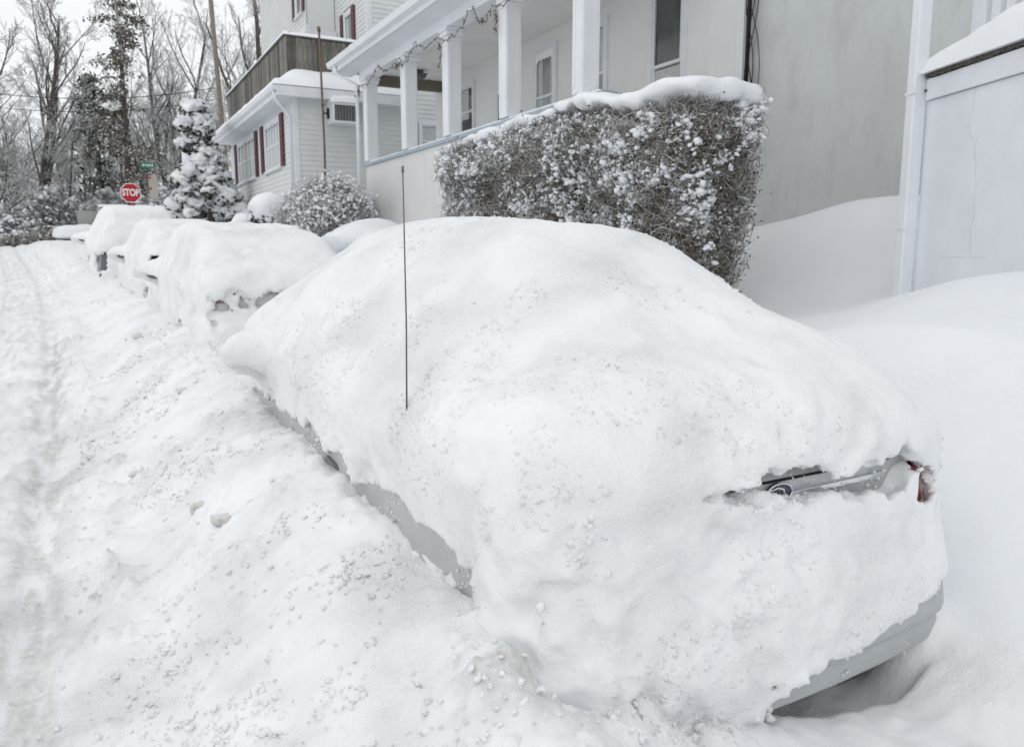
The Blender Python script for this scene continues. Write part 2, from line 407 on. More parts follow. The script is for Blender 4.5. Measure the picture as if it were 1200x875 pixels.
# ------------------------------------------------------------------ terrain
def S(y):
    """street grade: level by the camera, then climbing to the junction"""
    y = np.asarray(y, np.float64)
    t = np.maximum(0, y - 1.5); z = 0.047 * t * t / (t + 0.6)
    return np.where(y < 41, z, 0.047 * 39.5 * 39.5 / 40.1 + 0.012 * (y - 41))
def shift(y):
    """the street bends slightly to the left as it climbs"""
    t = np.maximum(0, np.asarray(y, np.float64) - 3.0); return -0.0020 * np.minimum(t, 22) ** 2 - 0.088 * np.maximum(0, t - 22)
CARS = [(1.68, 6.45), (7.55, 12.2), (13.2, 17.9), (19.2, 23.8)]
def G(x, y):
    x = np.asarray(x, np.float64); y = np.asarray(y, np.float64)
    sx = x - shift(y) * (1 - sstep(3.0, 4.2, x))
    s = S(y)
    # plough bank between the lane (sx < -0.1) and the cars (sx 0.93 ..)
    top_ = 0.45 + 0.21 * sstep(0.6, 1.5, y)
    top_ = top_ * (1 - 0.45 * sstep(9, 17, y))
    u = np.clip((sx + 0.10) / 1.0, 0, 1)
    bank = 0.10 + (top_ - 0.10) * (0.35 * u + 0.65 * sstep(0.0, 1.0, u)) + 0.05 * np.exp(-((sx + 0.02) / 0.13) ** 2)
    road = 0.10 + 0 * x
    z = np.where(sx < -0.10, road + 0.05 * np.exp(-((sx + 0.02) / 0.13) ** 2), bank)
    # under the cars
    under = 0 * x
    for a, b in CARS: under = np.maximum(under, sstep(a + 0.02, a + 0.35, y) * (1 - sstep(b - 0.3, b + 0.05, y)))
    w = sstep(0.98, 1.16, sx) * (1 - sstep(2.70, 2.9, sx))
    z = z * (1 - w * under) + 0.02 * w * under
    # sidewalk and front yards
    yd = 0.33 + 0.66 * np.clip(x - 2.9, 0, 1.35) + 0.25 * np.clip((x - 4.25) / 1.2, 0, 1)
    yd = yd + 0.12 * np.exp(-((x - 5.4) ** 2 + (y - 3.0) ** 2) / 1.2)
    yd = yd - 0.42 * np.exp(-((x - 5.5) ** 2 + (y - 5.6) ** 2) / 1.8) - 0.22 * np.exp(-((x - 4.6) ** 2 + (y - 4.6) ** 2) / 1.2)
    yd = yd + sstep(6.1, 7.95, x) * (0.26 + 0.46 * sstep(8.6, 5.6, y)) * sstep(12, 9, y) * sstep(1.5, 4.0, y)
    yd = yd + 0.25 * np.exp(-((x - 5.6) ** 2 / 0.8 + (y - 17.5) ** 2 / 2.0)) + 0.30 * np.exp(-((x - 4.3) ** 2 / 0.5 + (y - 13.2) ** 2 / 0.7))
    k = sstep(2.72, 3.0, sx)
    rear = np.interp(x, [0.8, 1.0, 1.2, 1.45, 1.75, 2.1, 2.5, 2.8], [0.64, 0.58, 0.49, 0.39, 0.27, 0.17, 0.13, 0.27]) - 0.12 * sstep(1.4, 0.6, y) * sstep(2.0, 1.0, x)
    wr = sstep(0.80, 1.0, sx) * sstep(1.95, 1.72, y)
    z = z * (1 - wr) + rear * wr
    z = z - np.maximum(0, z - 0.06) * sstep(1.70, 1.75, y) * sstep(2.4, 2.0, y) * sstep(1.85, 2.0, x) * sstep(2.74, 2.55, x)
    z = z * (1 - k) + yd * k
    z = z + 0.75 * sstep(-4.2, -6.5, x) + s
    # verge beyond the junction
    return z
def Gs(x, y): return float(G(np.array([x]), np.array([y]))[0])

def spaced(a, b, h0, grow, hmax):
    out = [a]; h = h0
    while out[-1] < b: out.append(out[-1] + h); h = min(h * grow, hmax)
    return out
xf_ = list(np.arange(-1.3, 3.3, 0.0185))
xs = np.array(sorted([-1.3 - (v + 1.3) for v in spaced(-1.3, 60, 0.02, 1.07, 6)][1:]) + xf_ + spaced(xf_[-1] + 0.0185, 90, 0.02, 1.045, 6))
ys = np.array(sorted([0.2 - (v - 0.2) for v in spaced(0.2, 30, 0.03, 1.10, 6)][1:]) + list(np.arange(0.2, 5.0, 0.0185)) + spaced(5.0, 150, 0.019, 1.017, 5))
SX, YY = np.meshgrid(xs, ys)
XX = SX + shift(YY) * (1 - sstep(3.0, 4.2, SX))
ZZ = G(XX, YY)
zero = 0 * XX
onroad = 1 - sstep(-0.16, -0.02, SX)
onbank = sstep(-0.14, 0.0, SX) * (1 - sstep(2.7, 3.1, SX)) * (1 - 0.55 * sstep(1.5, 2.0, SX))
smooth_y = sstep(2.7, 3.2, SX)
big = fbm(XX, YY, zero, 0.85, 2, 11); mid = fbm(XX, YY, zero, 0.26, 3, 21); fine = fbm(XX, YY, zero, 0.085, 3, 31)
lump = np.maximum(0, fbm(XX, YY, zero, 0.095, 3, 41) - 0.15) ** 1.2
DZ = onbank * (0.034 * big + 0.020 * mid + 0.014 * fine + 0.05 * lump * sstep(-0.3, 0.6, big))
# wheel ruts in the lane: packed, streaked along the street
rutm = np.exp(-((SX + 0.31) / 0.10) ** 4) + 0.7 * np.exp(-((SX + 0.86) / 0.12) ** 4) + np.exp(-((SX + 1.85) / 0.12) ** 4) + np.exp(-((SX + 3.5) / 0.14) ** 4)
streak = fbm(XX * 6, YY * 1.1, zero, 0.35, 3, 51)
tread = vn(SX * 22, YY * 20, zero, 5)
DZ = DZ + onroad * (-0.04 * rutm + 0.010 * streak + 0.012 * mid * (1 - 0.5 * rutm) + 0.007 * fine + 0.004 * tread * rutm)
edge = np.exp(-((SX + 0.10) / 0.14) ** 2) + 0.55 * np.exp(-((SX + 0.52) / 0.09) ** 2)
DZ = DZ + edge * (0.05 * lump + 0.02 * mid)
# smooth wind-laid snow in the yards
DZ = DZ + smooth_y * (0.035 * fbm(XX, YY, zero, 1.6, 2, 61) + 0.004 * fine * (1 - sstep(3.0, 4.5, SX) * 0.8))
# trampled, dirty heap at the near car's rear corner
heap = np.exp(-(((XX - 1.05) / 0.32) ** 2 + ((YY - 1.72) / 0.26) ** 2)) + 0.8 * np.exp(-(((XX - 1.42) / 0.26) ** 2 + ((YY - 1.60) / 0.14) ** 2))
DZ = DZ + heap * (0.03 * lump + 0.02 * mid + 0.012 * fine)
ZZ = ZZ + DZ
dirt = onroad * (np.exp(-((SX + 0.33) / 0.15) ** 4) * 0.66 * sstep(-0.6, 0.35, streak + 0.4 * fine) * (1 - 0.75 * sstep(7, 11, YY)) + 0.38 * np.exp(-((SX + 0.80) / 0.22) ** 4) * sstep(-0.2, 0.7, streak)
                 + 0.35 * rutm * (SX < -1.2))
dirt = dirt + onroad * 0.16 * sstep(-0.5, 0.6, streak + 0.5 * mid)
dirt = dirt + 0.9 * np.exp(-((SX + 0.29) / 0.09) ** 2) * np.exp(-((YY - 10.5) / 2.2) ** 2) * sstep(-0.3, 0.6, streak)
dirt = dirt + heap * 1.1 * sstep(-0.1, 0.5, mid + 0.6 * fine) + onbank * 0.22 * sstep(0.5, 1.0, fbm(XX, YY, zero, 0.2, 3, 71)) * np.exp(-((YY - 5) / 3.0) ** 2)
dirt = np.clip(dirt, 0, 1)
ny, nx = XX.shape
VV = np.stack([XX, YY, ZZ], -1).astype(np.float32)
def ground_piece(name, i0, i1, mat, dirty):
    v = VV[:, i0:i1 + 1].reshape(-1, 3); m = i1 + 1 - i0
    j, i = np.meshgrid(np.arange(ny - 1), np.arange(m - 1), indexing='ij'); a = (j * m + i).ravel()
    F = np.stack([a, a + 1, a + m + 1, a + m], 1)
    o = raw_obj(name, v, F, mat, smooth=True); setp(o, kind='structure')
    if dirty:
        at = o.data.attributes.new('dirt', 'FLOAT', 'POINT'); at.data.foreach_set('value', dirt[:, i0:i1 + 1].astype(np.float32).ravel())
    return o
ia = int(np.argmin(abs(xs + 0.10))); ib = int(np.argmin(abs(xs - 2.9)))
ground_piece('road', 0, ia, 'snow_dirt', True)
ground_piece('snow_bank', ia, ib, 'snow_dirt', True)
ground_piece('yard', ib, nx - 1, 'snow_soft', False)

# crumbs thrown up by the plough: one mass nobody could count
rng = np.random.default_rng(5)
n = 320
cx = np.concatenate([rng.normal(-0.10, 0.09, n // 3), rng.uniform(-0.05, 0.9, n - n // 3)]); cy = 1.6 + 9 * rng.random(n) ** 1.6
keep = np.ones(n, bool); cx, cy = cx[keep], cy[keep]
k2 = 120; cx = np.concatenate([cx, rng.normal(1.15, 0.22, k2)]); cy = np.concatenate([cy, rng.normal(1.62, 0.13, k2)])
r = 0.003 + 0.009 * rng.random(len(cx)) ** 4
xw = cx + shift(cy); from_grid_x = np.clip(np.searchsorted(xs, cx), 0, nx - 1); from_grid_y = np.clip(np.searchsorted(ys, cy), 0, ny - 1)
cz = ZZ[from_grid_y, from_grid_x] - r * 0.1
V, F = blobs(np.stack([xw, cy, cz], 1), np.stack([r * 1.3, r, r * 0.8], 1), 8, 2, 0.6, 0.7)
setp(raw_obj('snow_crumbs', V, F, 'snow', smooth=True), 'loose white snow crumbs scattered over the ploughed bank and lane edge', 'snow crumbs', kind='stuff')
n = 9000; lx = rng.uniform(-0.12, 0.95, n); ly = 1.3 + 8 * rng.random(n) ** 1.5; lm = fbm(lx, ly, 0 * lx, 0.40, 3, 23) + 0.5 * rng.random(n) > 0.58
lx, ly = lx[lm], ly[lm]; e2 = 260; lx = np.concatenate([lx, rng.normal(1.2, 0.25, e2)]); ly = np.concatenate([ly, rng.normal(1.55, 0.12, e2)]); r = 0.0035 + 0.0085 * rng.random(len(lx)) ** 3
gi = np.clip(np.searchsorted(xs, lx), 0, nx - 1); gj = np.clip(np.searchsorted(ys, ly), 0, ny - 1)
V, F = blobs(np.stack([lx + shift(ly), ly, ZZ[gj, gi] - r * 0.55], 1), np.stack([r * 1.7, r * 1.3, r * 0.9], 1), 28, 1, 0.8, 0.6, 0.5)
setp(raw_obj('snow_crumbs', V, F, 'snow', smooth=True), 'crumbly churned snow surface along the ploughed bank beside the parked cars', 'snow crumbs', kind='stuff')
# a few dirty clods that stand out on the bank
def gz(x, y):
    i = int(np.clip(np.searchsorted(xs, x - float(shift(y))), 0, nx - 1)); j = int(np.clip(np.searchsorted(ys, y), 0, ny - 1)); return float(ZZ[j, i])
for q, (x, y, rr) in enumerate([(0.18, 5.15, 0.036), (0.40, 4.05, 0.036), (0.46, 3.68, 0.034), (0.58, 6.3, 0.035), (0.45, 9.4, 0.05)]):
    V, F = blobs(np.array([[0, 0, 0]]), np.array([[rr * 1.5, rr, rr * 0.75]]), 90 + q, 3, 0.45, 0.7)
    o = raw_obj('snow_clod', V, F, 'clod', smooth=True); o.location = (x, y, gz(x, y) - rr * 0.15)
    setp(o, 'dirty grey lump of frozen snow lying on the ploughed bank beside the cars', 'snow lump', 'dirty snow lumps on the bank')

# ------------------------------------------------------------------ cars under snow
SEDAN = dict(L=4.75, hw=0.90, cr=0.06, cf=0.20,
    body=[(0.12, 0.24), (0.0, 0.31), (-0.03, 0.45), (0.0, 0.60), (0.10, 0.69), (0.13, 0.90), (0.12, 1.01), (0.17, 1.07), (0.40, 1.09), (1.1, 1.08), (3.3, 1.02), (4.3, 0.86), (4.62, 0.70), (4.74, 0.50), (4.70, 0.26), (4.5, 0.20), (0.4, 0.20)],
    cabin=[(0.70, 1.0), (0.95, 1.12), (1.45, 1.38), (1.85, 1.45), (2.55, 1.45), (2.95, 1.36), (3.70, 0.98)], roof_w=0.60,
    mirror=(3.18, 1.03), zr=1.45)
SUV = dict(L=4.6, hw=0.90, cr=0.10, cf=0.2,
    body=[(0.14, 0.34), (0.0, 0.45), (0.0, 0.70), (0.06, 0.80), (0.10, 1.15), (3.2, 1.12), (4.3, 1.0), (4.55, 0.80), (4.6, 0.45), (4.4, 0.32)],
    cabin=[(0.08, 1.0), (0.16, 1.35), (0.32, 1.72), (0.6, 1.78), (2.3, 1.78), (2.6, 1.70), (3.4, 1.08)], roof_w=0.50,
    mirror=(2.95, 1.18), zr=1.78)
def car_sdf(X, Y, Z, P, mirrors=True):
    q = (X / P['hw']) ** 2
    Yc = Y - P['cr'] * q * sstep(1.2, 0.0, Y) + P['cf'] * q * sstep(P['L'] - 1.4, P['L'], Y)
    wb = P['hw'] - 0.10 * np.maximum(0, (Z - 0.62) / 0.45) ** 2 - 0.06 * np.maximum(0, (0.5 - Z) / 0.3) ** 2
    wb = wb - (0.02 + 0.005 * sstep(0.5, 0.75, Z)) * sstep(0.9, 0.0, Y) ** 2 - 0.10 * sstep(P['L'] - 0.9, P['L'], Y) ** 2
    b = smax(poly_sdf(Yc, Z, P['body']), np.abs(X) - wb, 0.09)
    wc = P['hw'] - 0.09 - (P['hw'] - 0.09 - P['roof_w']) * np.clip((Z - 1.0) / (P['zr'] - 1.0), 0, 1.3)
    c = smax(poly_sdf(Yc, Z, P['cabin']), np.abs(X) - wc, 0.10)
    d = smin(b, c, 0.07)
    if mirrors:
        my, mz = P['mirror']
        m = (np.sqrt(((np.abs(X) - P['hw'] - 0.07) / 0.105) ** 2 + ((Y - my) / 0.055) ** 2 + ((Z - mz) / 0.06) ** 2) - 1) * 0.055
        d = smin(d, m, 0.03)
    return d
def snow_shape(X, Y, Z, P):
    q = (X / P['hw']) ** 2
    Yc = Y - P['cr'] * q * sstep(1.2, 0.0, Y) + P['cf'] * q * sstep(P['L'] - 1.4, P['L'], Y)
    wc = P['hw'] - 0.06 - (P['hw'] - 0.06 - P['dome_w'] - 0.10 * sstep(1.9, 2.9, Y)) * np.clip((Z - 1.0) / (P['zr'] - 1.0), 0, 1.3)
    return smin(car_sdf(X, Y, Z, P, False), smax(poly_sdf(Yc, Z, P['dome']), np.abs(X) - wc, 0.22), 0.12)
def grid(P, h, x0=-1.32, x1=1.32, y0=-0.36, z0=0.0, z1=None):
    z1 = z1 or P['zr'] + 0.62
    gx = np.arange(x0, x1 + h, h, dtype=np.float32); gy = np.arange(y0, P['L'] + 0.4 + h, h, dtype=np.float32); gz_ = np.arange(z0, z1 + h, h, dtype=np.float32)
    return np.meshgrid(gx, gy, gz_, indexing='ij'), (gx[0], gy[0], gz_[0])
def sdf_mesh(fn, lo, hi, h):
    g = [np.arange(lo[k], hi[k] + h, h, dtype=np.float32) for k in range(3)]
    X, Y, Z = np.meshgrid(*g, indexing='ij'); return surface_nets(fn(X, Y, Z).astype(np.float32), lo, h)

def snow_cover(P, depth, side, holes, h=0.04, k=3, seed=0, rough=1.0, nblur=1, deep=0.2, infl=lambda X, Y: 0.0):
    (X, Y, Z), org = grid(P, h)
    hs = depth(X, Y); shape = snow_shape if 'dome' in P else (lambda X, Y, Z, P: car_sdf(X, Y, Z, P, False))
    d = car_sdf(X, Y, Z, P) - side(X, Y, Z)
    for s in (0.34, 0.67, 1.0):
        d = smin(d, shape(X, Y, Z - s * hs, P) + 0.02 * s - 0.045 + infl(X, Y) * sstep(1.15, 0.9, Z), 0.04 + 0.12 * sstep(0.8, 1.1, Z))
    d = blur(d, nblur)
    if nblur > 2:      # the mirror keeps its own small cap
        my, mz = P['mirror']
        for dz, g in ((0.0, 0.015), (0.05, 0.02)):
            mr_ = (np.sqrt(((np.abs(X) - P['hw'] - 0.08) / 0.115) ** 2 + ((Y - my) / 0.065) ** 2 + ((Z - mz - dz) / 0.065) ** 2) - 1) * 0.06 - g
            d = smin(d, mr_, 0.05)
    D = blur(upsample(d, k), 2); hh = h / k
    m = (D < 0.09) & (D > -deep)
    ii = np.argwhere(m); p = ii * hh + np.array(org); x, y, z = (p[:, q].astype(np.float32) for q in range(3))
    dv = D[m]
    n1 = fbm(x, y, z, 0.55, 2, seed + 1); n2 = fbm(x, y, z, 0.17, 3, seed + 2); n3 = fbm(x, y, z, 0.06, 2, seed + 3)
    pits = np.maximum(0, fbm(x, y, z, 0.11, 2, seed + 5) - 0.35)
    low = np.clip(1.15 - z, 0, 1); patch = 0.35 + 1.1 * sstep(-0.35, 0.5, fbm(x, y, z, 0.7, 2, seed + 9))
    dv = dv - rough * (0.012 * n1 + patch * (0.016 * n2 * (0.8 + 0.8 * low) + 0.009 * n3 * (0.6 + 1.0 * low) - 0.030 * pits * (0.4 + low)))
    nh = fbm(x, y, z, 0.09, 3, seed + 7, 0.65); nw = fbm(x, y, z, 0.2, 2, seed + 8)
    for hf in holes:
        hv = hf(x, y, z, nh, nw); dv = smax(dv, -hv, 0.012)
    D[m] = dv
    return surface_nets(D, org, hh)

def wheel(parent, x, y, r=0.31, w=0.2):
    o = MB(); prof = [(r * 0.62, -w/2), (r * 0.93, -w/2), (r, -w/2 + 0.03), (r, w/2 - 0.03), (r * 0.93, w/2), (r * 0.62, w/2)]
    def lathe(prof, n=28):
        mb = MB()
        for k in range(n):
            t = 2 * math.pi * k / n
            for (q, a) in prof: mb.v.append((x + a, y + q * math.cos(t), r + q * math.sin(t)))
        m = len(prof)
        for k in range(n):
            for j in range(m): mb.f.append((k * m + j, k * m + (j + 1) % m, ((k + 1) % n) * m + (j + 1) % m, ((k + 1) % n) * m + j))
        return mb
    wo = obj('wheel', lathe(prof), 'black_rubber', parent, True, True)
    s = -1 if x < 0 else 1
    rim = lathe([(0.03, s * w * 0.30), (r * 0.3, s * w * 0.42), (r * 0.62, s * w * 0.46), (r * 0.62, -s * w * 0.3), (0.03, -s * w * 0.3)])
    obj('rim', rim, 'metal_grey', wo, True, True)
def place_car(e, x, y, z, yaw, pitch):
    e.location = (x, y, z); e.rotation_euler = (pitch, 0, yaw)
def rear_y(P, x, z):
    t = np.linspace(-0.2, 1.0, 600, dtype=np.float32); d = car_sdf(np.full_like(t, x), t, np.full_like(t, z), P, False)
    return float(t[np.argmax(d < 0)])
def rear_strip(P, x0, x1, zf, hgt, out, n=24):
    mb = MB(); i = 0
    for k in range(n + 1):
        x = x0 + (x1 - x0) * k / n; z = zf(x); y = rear_y(P, x, z)
        mb.v += [(x, y - out, z - hgt/2), (x, y - out, z + hgt/2), (x, y + 0.03, z + hgt/2), (x, y + 0.03, z - hgt/2)]
        if k:
            a = 4 * (k - 1); b = 4 * k
            for j in range(4): mb.f.append((a + j, b + j, b + (j + 1) % 4, a + (j + 1) % 4))
    mb.f.append((0, 1, 2, 3)); e = 4 * n; mb.f.append((e + 3, e + 2, e + 1, e))
    return mb

def common_parts(e, P, body_mat, hb=0.03, bump_mat=None, lens='lens_red'):
    V, F = sdf_mesh(lambda X, Y, Z: car_sdf(X, Y, Z, P), (-1.14, -0.1, 0.12), (1.14, P['L'] + 0.1, P['zr'] + 0.1), hb)
    obj_b = raw_obj('body', V, F, body_mat, e, True, True)
    for sx in (-1, 1):
        for wy in (0.95, P['L'] - 0.95): wheel(e, sx * (P['hw'] - 0.10), wy)
    return obj_b
def light_part(e, P, lo, hi, mat, out=0.008, h=0.012, name='tail_light'):
    def fn(X, Y, Z):
        d = car_sdf(X, Y, Z, P, False) - out
        bx = np.maximum.reduce([lo[0] - X, X - hi[0], lo[1] - Y, Y - hi[1], lo[2] - Z, Z - hi[2]])
        return smax(smax(d, bx, 0.01), -(d + 0.05), 0.01)
    V, F = sdf_mesh(fn, [lo[k] - 0.04 for k in range(3)], [hi[k] + 0.04 for k in range(3)], h)
    return raw_obj(name, V, F, mat, e, True, True)
def mirror_part(e, P, side):
    my, mz = P['mirror']; x = side * (P['hw'] + 0.07)
    v, f = ICO[2]; V = v * np.array([0.115, 0.062, 0.070]) + np.array([x, my, mz])
    raw_obj('side_mirror', V, f, 'car_dark', e, True, True)

# --- the near sedan
P1 = dict(SEDAN); P1['dome'] = [(0.10, 1.0), (0.22, 1.12), (0.95, 1.33), (1.6, 1.45), (2.2, 1.45), (3.2, 1.41), (3.8, 1.24), (4.4, 0.98)]; P1['dome_w'] = 0.30; P1['roof_w'] = 0.52
near = empty('parked_car', (0, 0, 0), 'silver sedan buried in deep snow with a thin antenna sticking up', 'car', 'snow-covered cars along the kerb')
def depth1(X, Y):
    return (0.09 + 0.04 * sstep(0.1, 0.3, Y) + 0.21 * sstep(0.2, 1.6, Y) - 0.04 * sstep(3.3, 4.3, Y) + 0.09 * sstep(0.1, 0.7, X) * sstep(0.05, 0.5, Y) * sstep(2.2, 1.0, Y)) * (1 - (0.95 - 0.45 * sstep(1.8, 2.7, Y)) * sstep(-0.15, -0.62, X) * sstep(0.4, 0.9, Y))
def side1(X, Y, Z):
    left = sstep(0.2, -0.7, X)
    t = 0.065 + 0.05 * sstep(0.75, 1.15, Z) * sstep(0.0, 0.5, Y) - 0.030 * sstep(0.6, 0.1, Y) - 0.015 * left - 0.025 * sstep(0.3, 0.05, Y) * sstep(-0.1, 0.3, X) * sstep(0.85, 0.6, Z)
    t = t - 0.020 * left * sstep(1.0, 0.8, Z) + 0.03 * sstep(0.3, 0.8, X) * sstep(0.8, 1.1, Z)
    t = t - 0.025 * np.exp(-((X - 0.2) / 0.5) ** 2 - ((Z - 1.0) / 0.13) ** 2) * sstep(0.5, 0.2, Y)
    t = t - 0.03 * sstep(0.75, 0.45, Z) * (1 - sstep(0.5, 0.0, Y)) 
    zone = sstep(0.58, 0.76, Z) * sstep(1.14, 1.0, Z)
    t = np.maximum(t, (0.052 + 0.015 * sstep(0.2, -0.2, X) * sstep(0.7, 0.5, Z)) * sstep(0.10, 0.22, Z) * sstep(0.5, 0.3, Y))
    t = t + 0.055 * zone * sstep(0.5, 0.3, Y) * (1 - np.exp(-((X - 0.25) / 0.42) ** 4 - ((Z - 1.0) / 0.10) ** 2))
    return t + 0.05 * zone * sstep(0.55, 0.8, X) * sstep(0.15, 0.5, Y)
def h_side(x, y, z, a, b):
    zc = 0.71 - 0.012 * (y - 0.9); hh = 0.098 * np.exp(-((y - 0.90) / 0.42) ** 4) + 0.085 * np.exp(-((y - 2.1) / 0.75) ** 4) + 0.095 * np.exp(-((y - 3.2) / 0.6) ** 4)
    return np.maximum.reduce([np.abs(z - zc) - hh + (0.030 * a + 0.055 * b) * np.minimum(1, hh / 0.05) + 0.012, x + 0.62, 0.42 - y + 0.03 * a])
def h_bumper(x, y, z, a, b):
    zb = 0.415 + 0.09 * np.clip(x, 0, 1) + 0.07 * sstep(0.55, 0.85, x)
    return np.maximum.reduce([z - zb + 0.022 * a, -0.10 - x + 0.05 * a + 0.25 * np.maximum(0, 0.33 - z), y - 0.75 + 0 * x])
def h_trunk(x, y, z, a, b):
    zc = 1.035 + 0.0 * x
    hh = (0.035 + 0.035 * sstep(-0.05, 0.12, x)) * sstep(-0.44, -0.24, x) * (1 - sstep(0.50, 0.66, x)) + 0.05 * np.exp(-((x - 0.60) / 0.10) ** 2)
    return np.maximum(np.abs(z - (zc - 0.05 * sstep(0.0, 0.3, x))) - hh + (0.028 * a + 0.022 * b) * np.minimum(1, hh / 0.04) + 0.006, y - 0.42)
def h_light(x, y, z, a, b):
    return np.maximum(np.sqrt(((x - 0.78) / 1.1) ** 2 + ((z - 0.88) / 1.0) ** 2) - 0.078 + 0.030 * a + 0.015 * b, y - 0.6)
def h_badge(x, y, z, a, b):
    return np.maximum(np.sqrt(((x - 0.02) / 1.3) ** 2 + ((z - 0.995) / 0.7) ** 2) - 0.032 + 0.012 * a, y - 0.5)
def h_redspot(x, y, z, a, b):
    return np.maximum(np.sqrt((y - 0.40) ** 2 + (z - 0.82) ** 2) - 0.026 + 0.03 * a, x + 0.5)
def h_mirror(x, y, z, a, b):
    return np.maximum(np.sqrt((y - 3.12) ** 2 + (z - 0.92) ** 2) - 0.055 + 0.012 * a, x + 0.93)
V, F = snow_cover(P1, depth1, side1, [h_side, h_bumper, h_trunk, h_light, h_badge, h_redspot, h_mirror], 0.042, 3, 100, nblur=6, deep=0.42, infl=lambda X, Y: 0.055 * sstep(-0.4, -0.75, X) * sstep(0.2, 0.5, Y) + 0.03)
common_parts(near, P1, 'silver', 0.026)
raw_obj('snow_cover', V, F, 'snow', near, True, True)
def vnormals(V, F):
    n = np.zeros_like(V); fn = np.cross(V[F[:, 2]] - V[F[:, 0]], V[F[:, 3]] - V[F[:, 1]])
    for k in range(4): np.add.at(n, F[:, k], fn)
    return n / np.maximum(np.linalg.norm(n, axis=1, keepdims=True), 1e-9)
rgl = np.random.default_rng(77); NV = vnormals(V, F); pick = (rgl.random(len(V)) < 0.16) & (V[:, 2] > 0.25) & (V[:, 1] < 3.6); lum = V[pick]; nl = NV[pick]
pm = fbm(lum[:, 0], lum[:, 1], lum[:, 2], 0.38, 3, 78) + 0.30 * rgl.random(len(lum)) - 0.45 * (lum[:, 2] - 0.9) > 0.32; lum = lum[pm]; nl = nl[pm]
rl = 0.005 + 0.010 * rgl.random(len(lum)) ** 3
V2, F2 = blobs(lum - nl * rl[:, None] * 0.62, np.stack([rl * 1.35, rl * 1.2, rl], 1), 79, 1, 0.6, 0.7, 0.8); setp(raw_obj('crumbly_snow', V2, F2, 'snow', near, True, True), kind='stuff')
bv = np.array([p.co[:] for p in near.children[0].data.vertices]); rgf = np.random.default_rng(17)
sel = bv[((bv[:, 0] < -0.70) & (bv[:, 2] > 0.52) & (bv[:, 2] < 0.88) & (bv[:, 1] > 0.35) & (bv[:, 1] < 4.0)) | ((bv[:, 1] < 0.6) & (bv[:, 2] > 0.26) & (bv[:, 2] < 1.05) & (bv[:, 0] > -0.4) & (bv[:, 0] < 0.68))]
sel = np.repeat(sel, 2, 0) + rgf.normal(0, 0.012, (2 * len(sel), 3)) * np.array([0.3, 1, 1]); keepf = fbm(sel[:, 0], sel[:, 1], sel[:, 2], 0.25, 2, 19) + 0.5 * rgf.random(len(sel)) > 0.42; sel = sel[keepf]
rf = 0.0018 + 0.0055 * rgf.random(len(sel)) ** 4
V2, F2 = blobs(sel, np.stack([rf * 0.7, rf * 1.4, rf], 1), 18, 1, 0.8, 0.6, 1.0); setp(raw_obj('clinging_snow', V2, F2, 'snow', near, True, True), kind='stuff')
# rear bumper skin with its moulded groove
def bumper_fn(X, Y, Z):
    d = car_sdf(X, Y, Z, P1, False) - 0.016 + 0.012 * np.exp(-((Z - (0.385 + 0.02 * X)) / 0.012) ** 2)
    d = smax(d, np.maximum.reduce([Y - 0.62, Z - 0.60, 0.215 - Z]), 0.015)
    return smax(d, -(d + 0.06), 0.01)
V, F = sdf_mesh(bumper_fn, (-0.98, -0.12, 0.16), (0.98, 0.72, 0.66), 0.0105)
raw_obj('bumper', V, F, 'silver_bumper', near, True, True)
for sx in (-1, 1):
    lo, hi = ((0.70, -0.2, 0.78), (1.0, 0.50, 0.945)) if sx > 0 else ((-1.0, -0.2, 0.76), (-0.70, 0.56, 0.945))
    light_part(near, P1, lo, hi, 'lens_red', out=0.03 if sx > 0 else 0.008)
obj('trunk_gap', rear_strip(P1, -0.62, 0.63, lambda x: 1.012 - 0.02 * x * x, 0.007, 0.003), 'black_gap', near, False, True)
obj('trim_strip', rear_strip(P1, 0.02, 0.60, lambda x: 0.958 - 0.02 * x * x, 0.020, 0.012), 'chrome', near, False, True, bevel=0.003)
lc = MB(); yb = rear_y(P1, 0.03, 0.972)
em = MB()
for k in range(24): em.v.append((0.03 + 0.058 * math.cos(k * math.pi / 12), yb - 0.012, 0.972 + 0.033 * math.sin(k * math.pi / 12)))
for k in range(24): em.v.append((0.03 + 0.058 * math.cos(k * math.pi / 12), yb + 0.02, 0.972 + 0.033 * math.sin(k * math.pi / 12)))
em.f = [tuple(range(23, -1, -1))] + [(k, (k + 1) % 24, 24 + (k + 1) % 24, 24 + k) for k in range(24)]
eo = obj('emblem', em, 'emblem_blue', near, False, True)
ring = MB(); ring.tube([(0.03 + 0.058 * math.cos(k * math.pi / 15), yb - 0.014, 0.972 + 0.033 * math.sin(k * math.pi / 15)) for k in range(31)], 0.0035, 6)
obj('emblem_ring', ring, 'chrome', eo, True, True)
sw = MB(); sw.tube([(-0.012, yb - 0.0145, 0.985), (0.02, yb - 0.0150, 0.993), (0.045, yb - 0.0150, 0.985), (0.055, yb - 0.0145, 0.965)], [0.002, 0.004, 0.005, 0.003], 6)
obj('emblem_stripe', sw, 'chrome', eo, True, True)
for sx in (-1, 1): mirror_part(near, P1, sx)
an = MB(); an.tube([(-0.875, 1.06, 0.86), (-0.875, 1.055, 1.45), (-0.89, 1.04, 1.99)], [0.0035, 0.0030, 0.0022], 6)
ao = obj('antenna', an, 'antenna', near, True, True)
tip = MB(); tip.tube([(-0.89, 1.04, 1.98), (-0.89, 1.04, 2.002)], 0.005, 8); obj('antenna_tip', tip, 'antenna', ao, True, True)
hb_ = MB(); hb_.tube([(-0.885, 2.06, 0.70), (-0.905, 2.0, 0.705), (-0.905, 1.9, 0.70), (-0.885, 1.84, 0.69)], 0.011, 8); obj('door_moulding', hb_, 'car_dark', near, True, True)
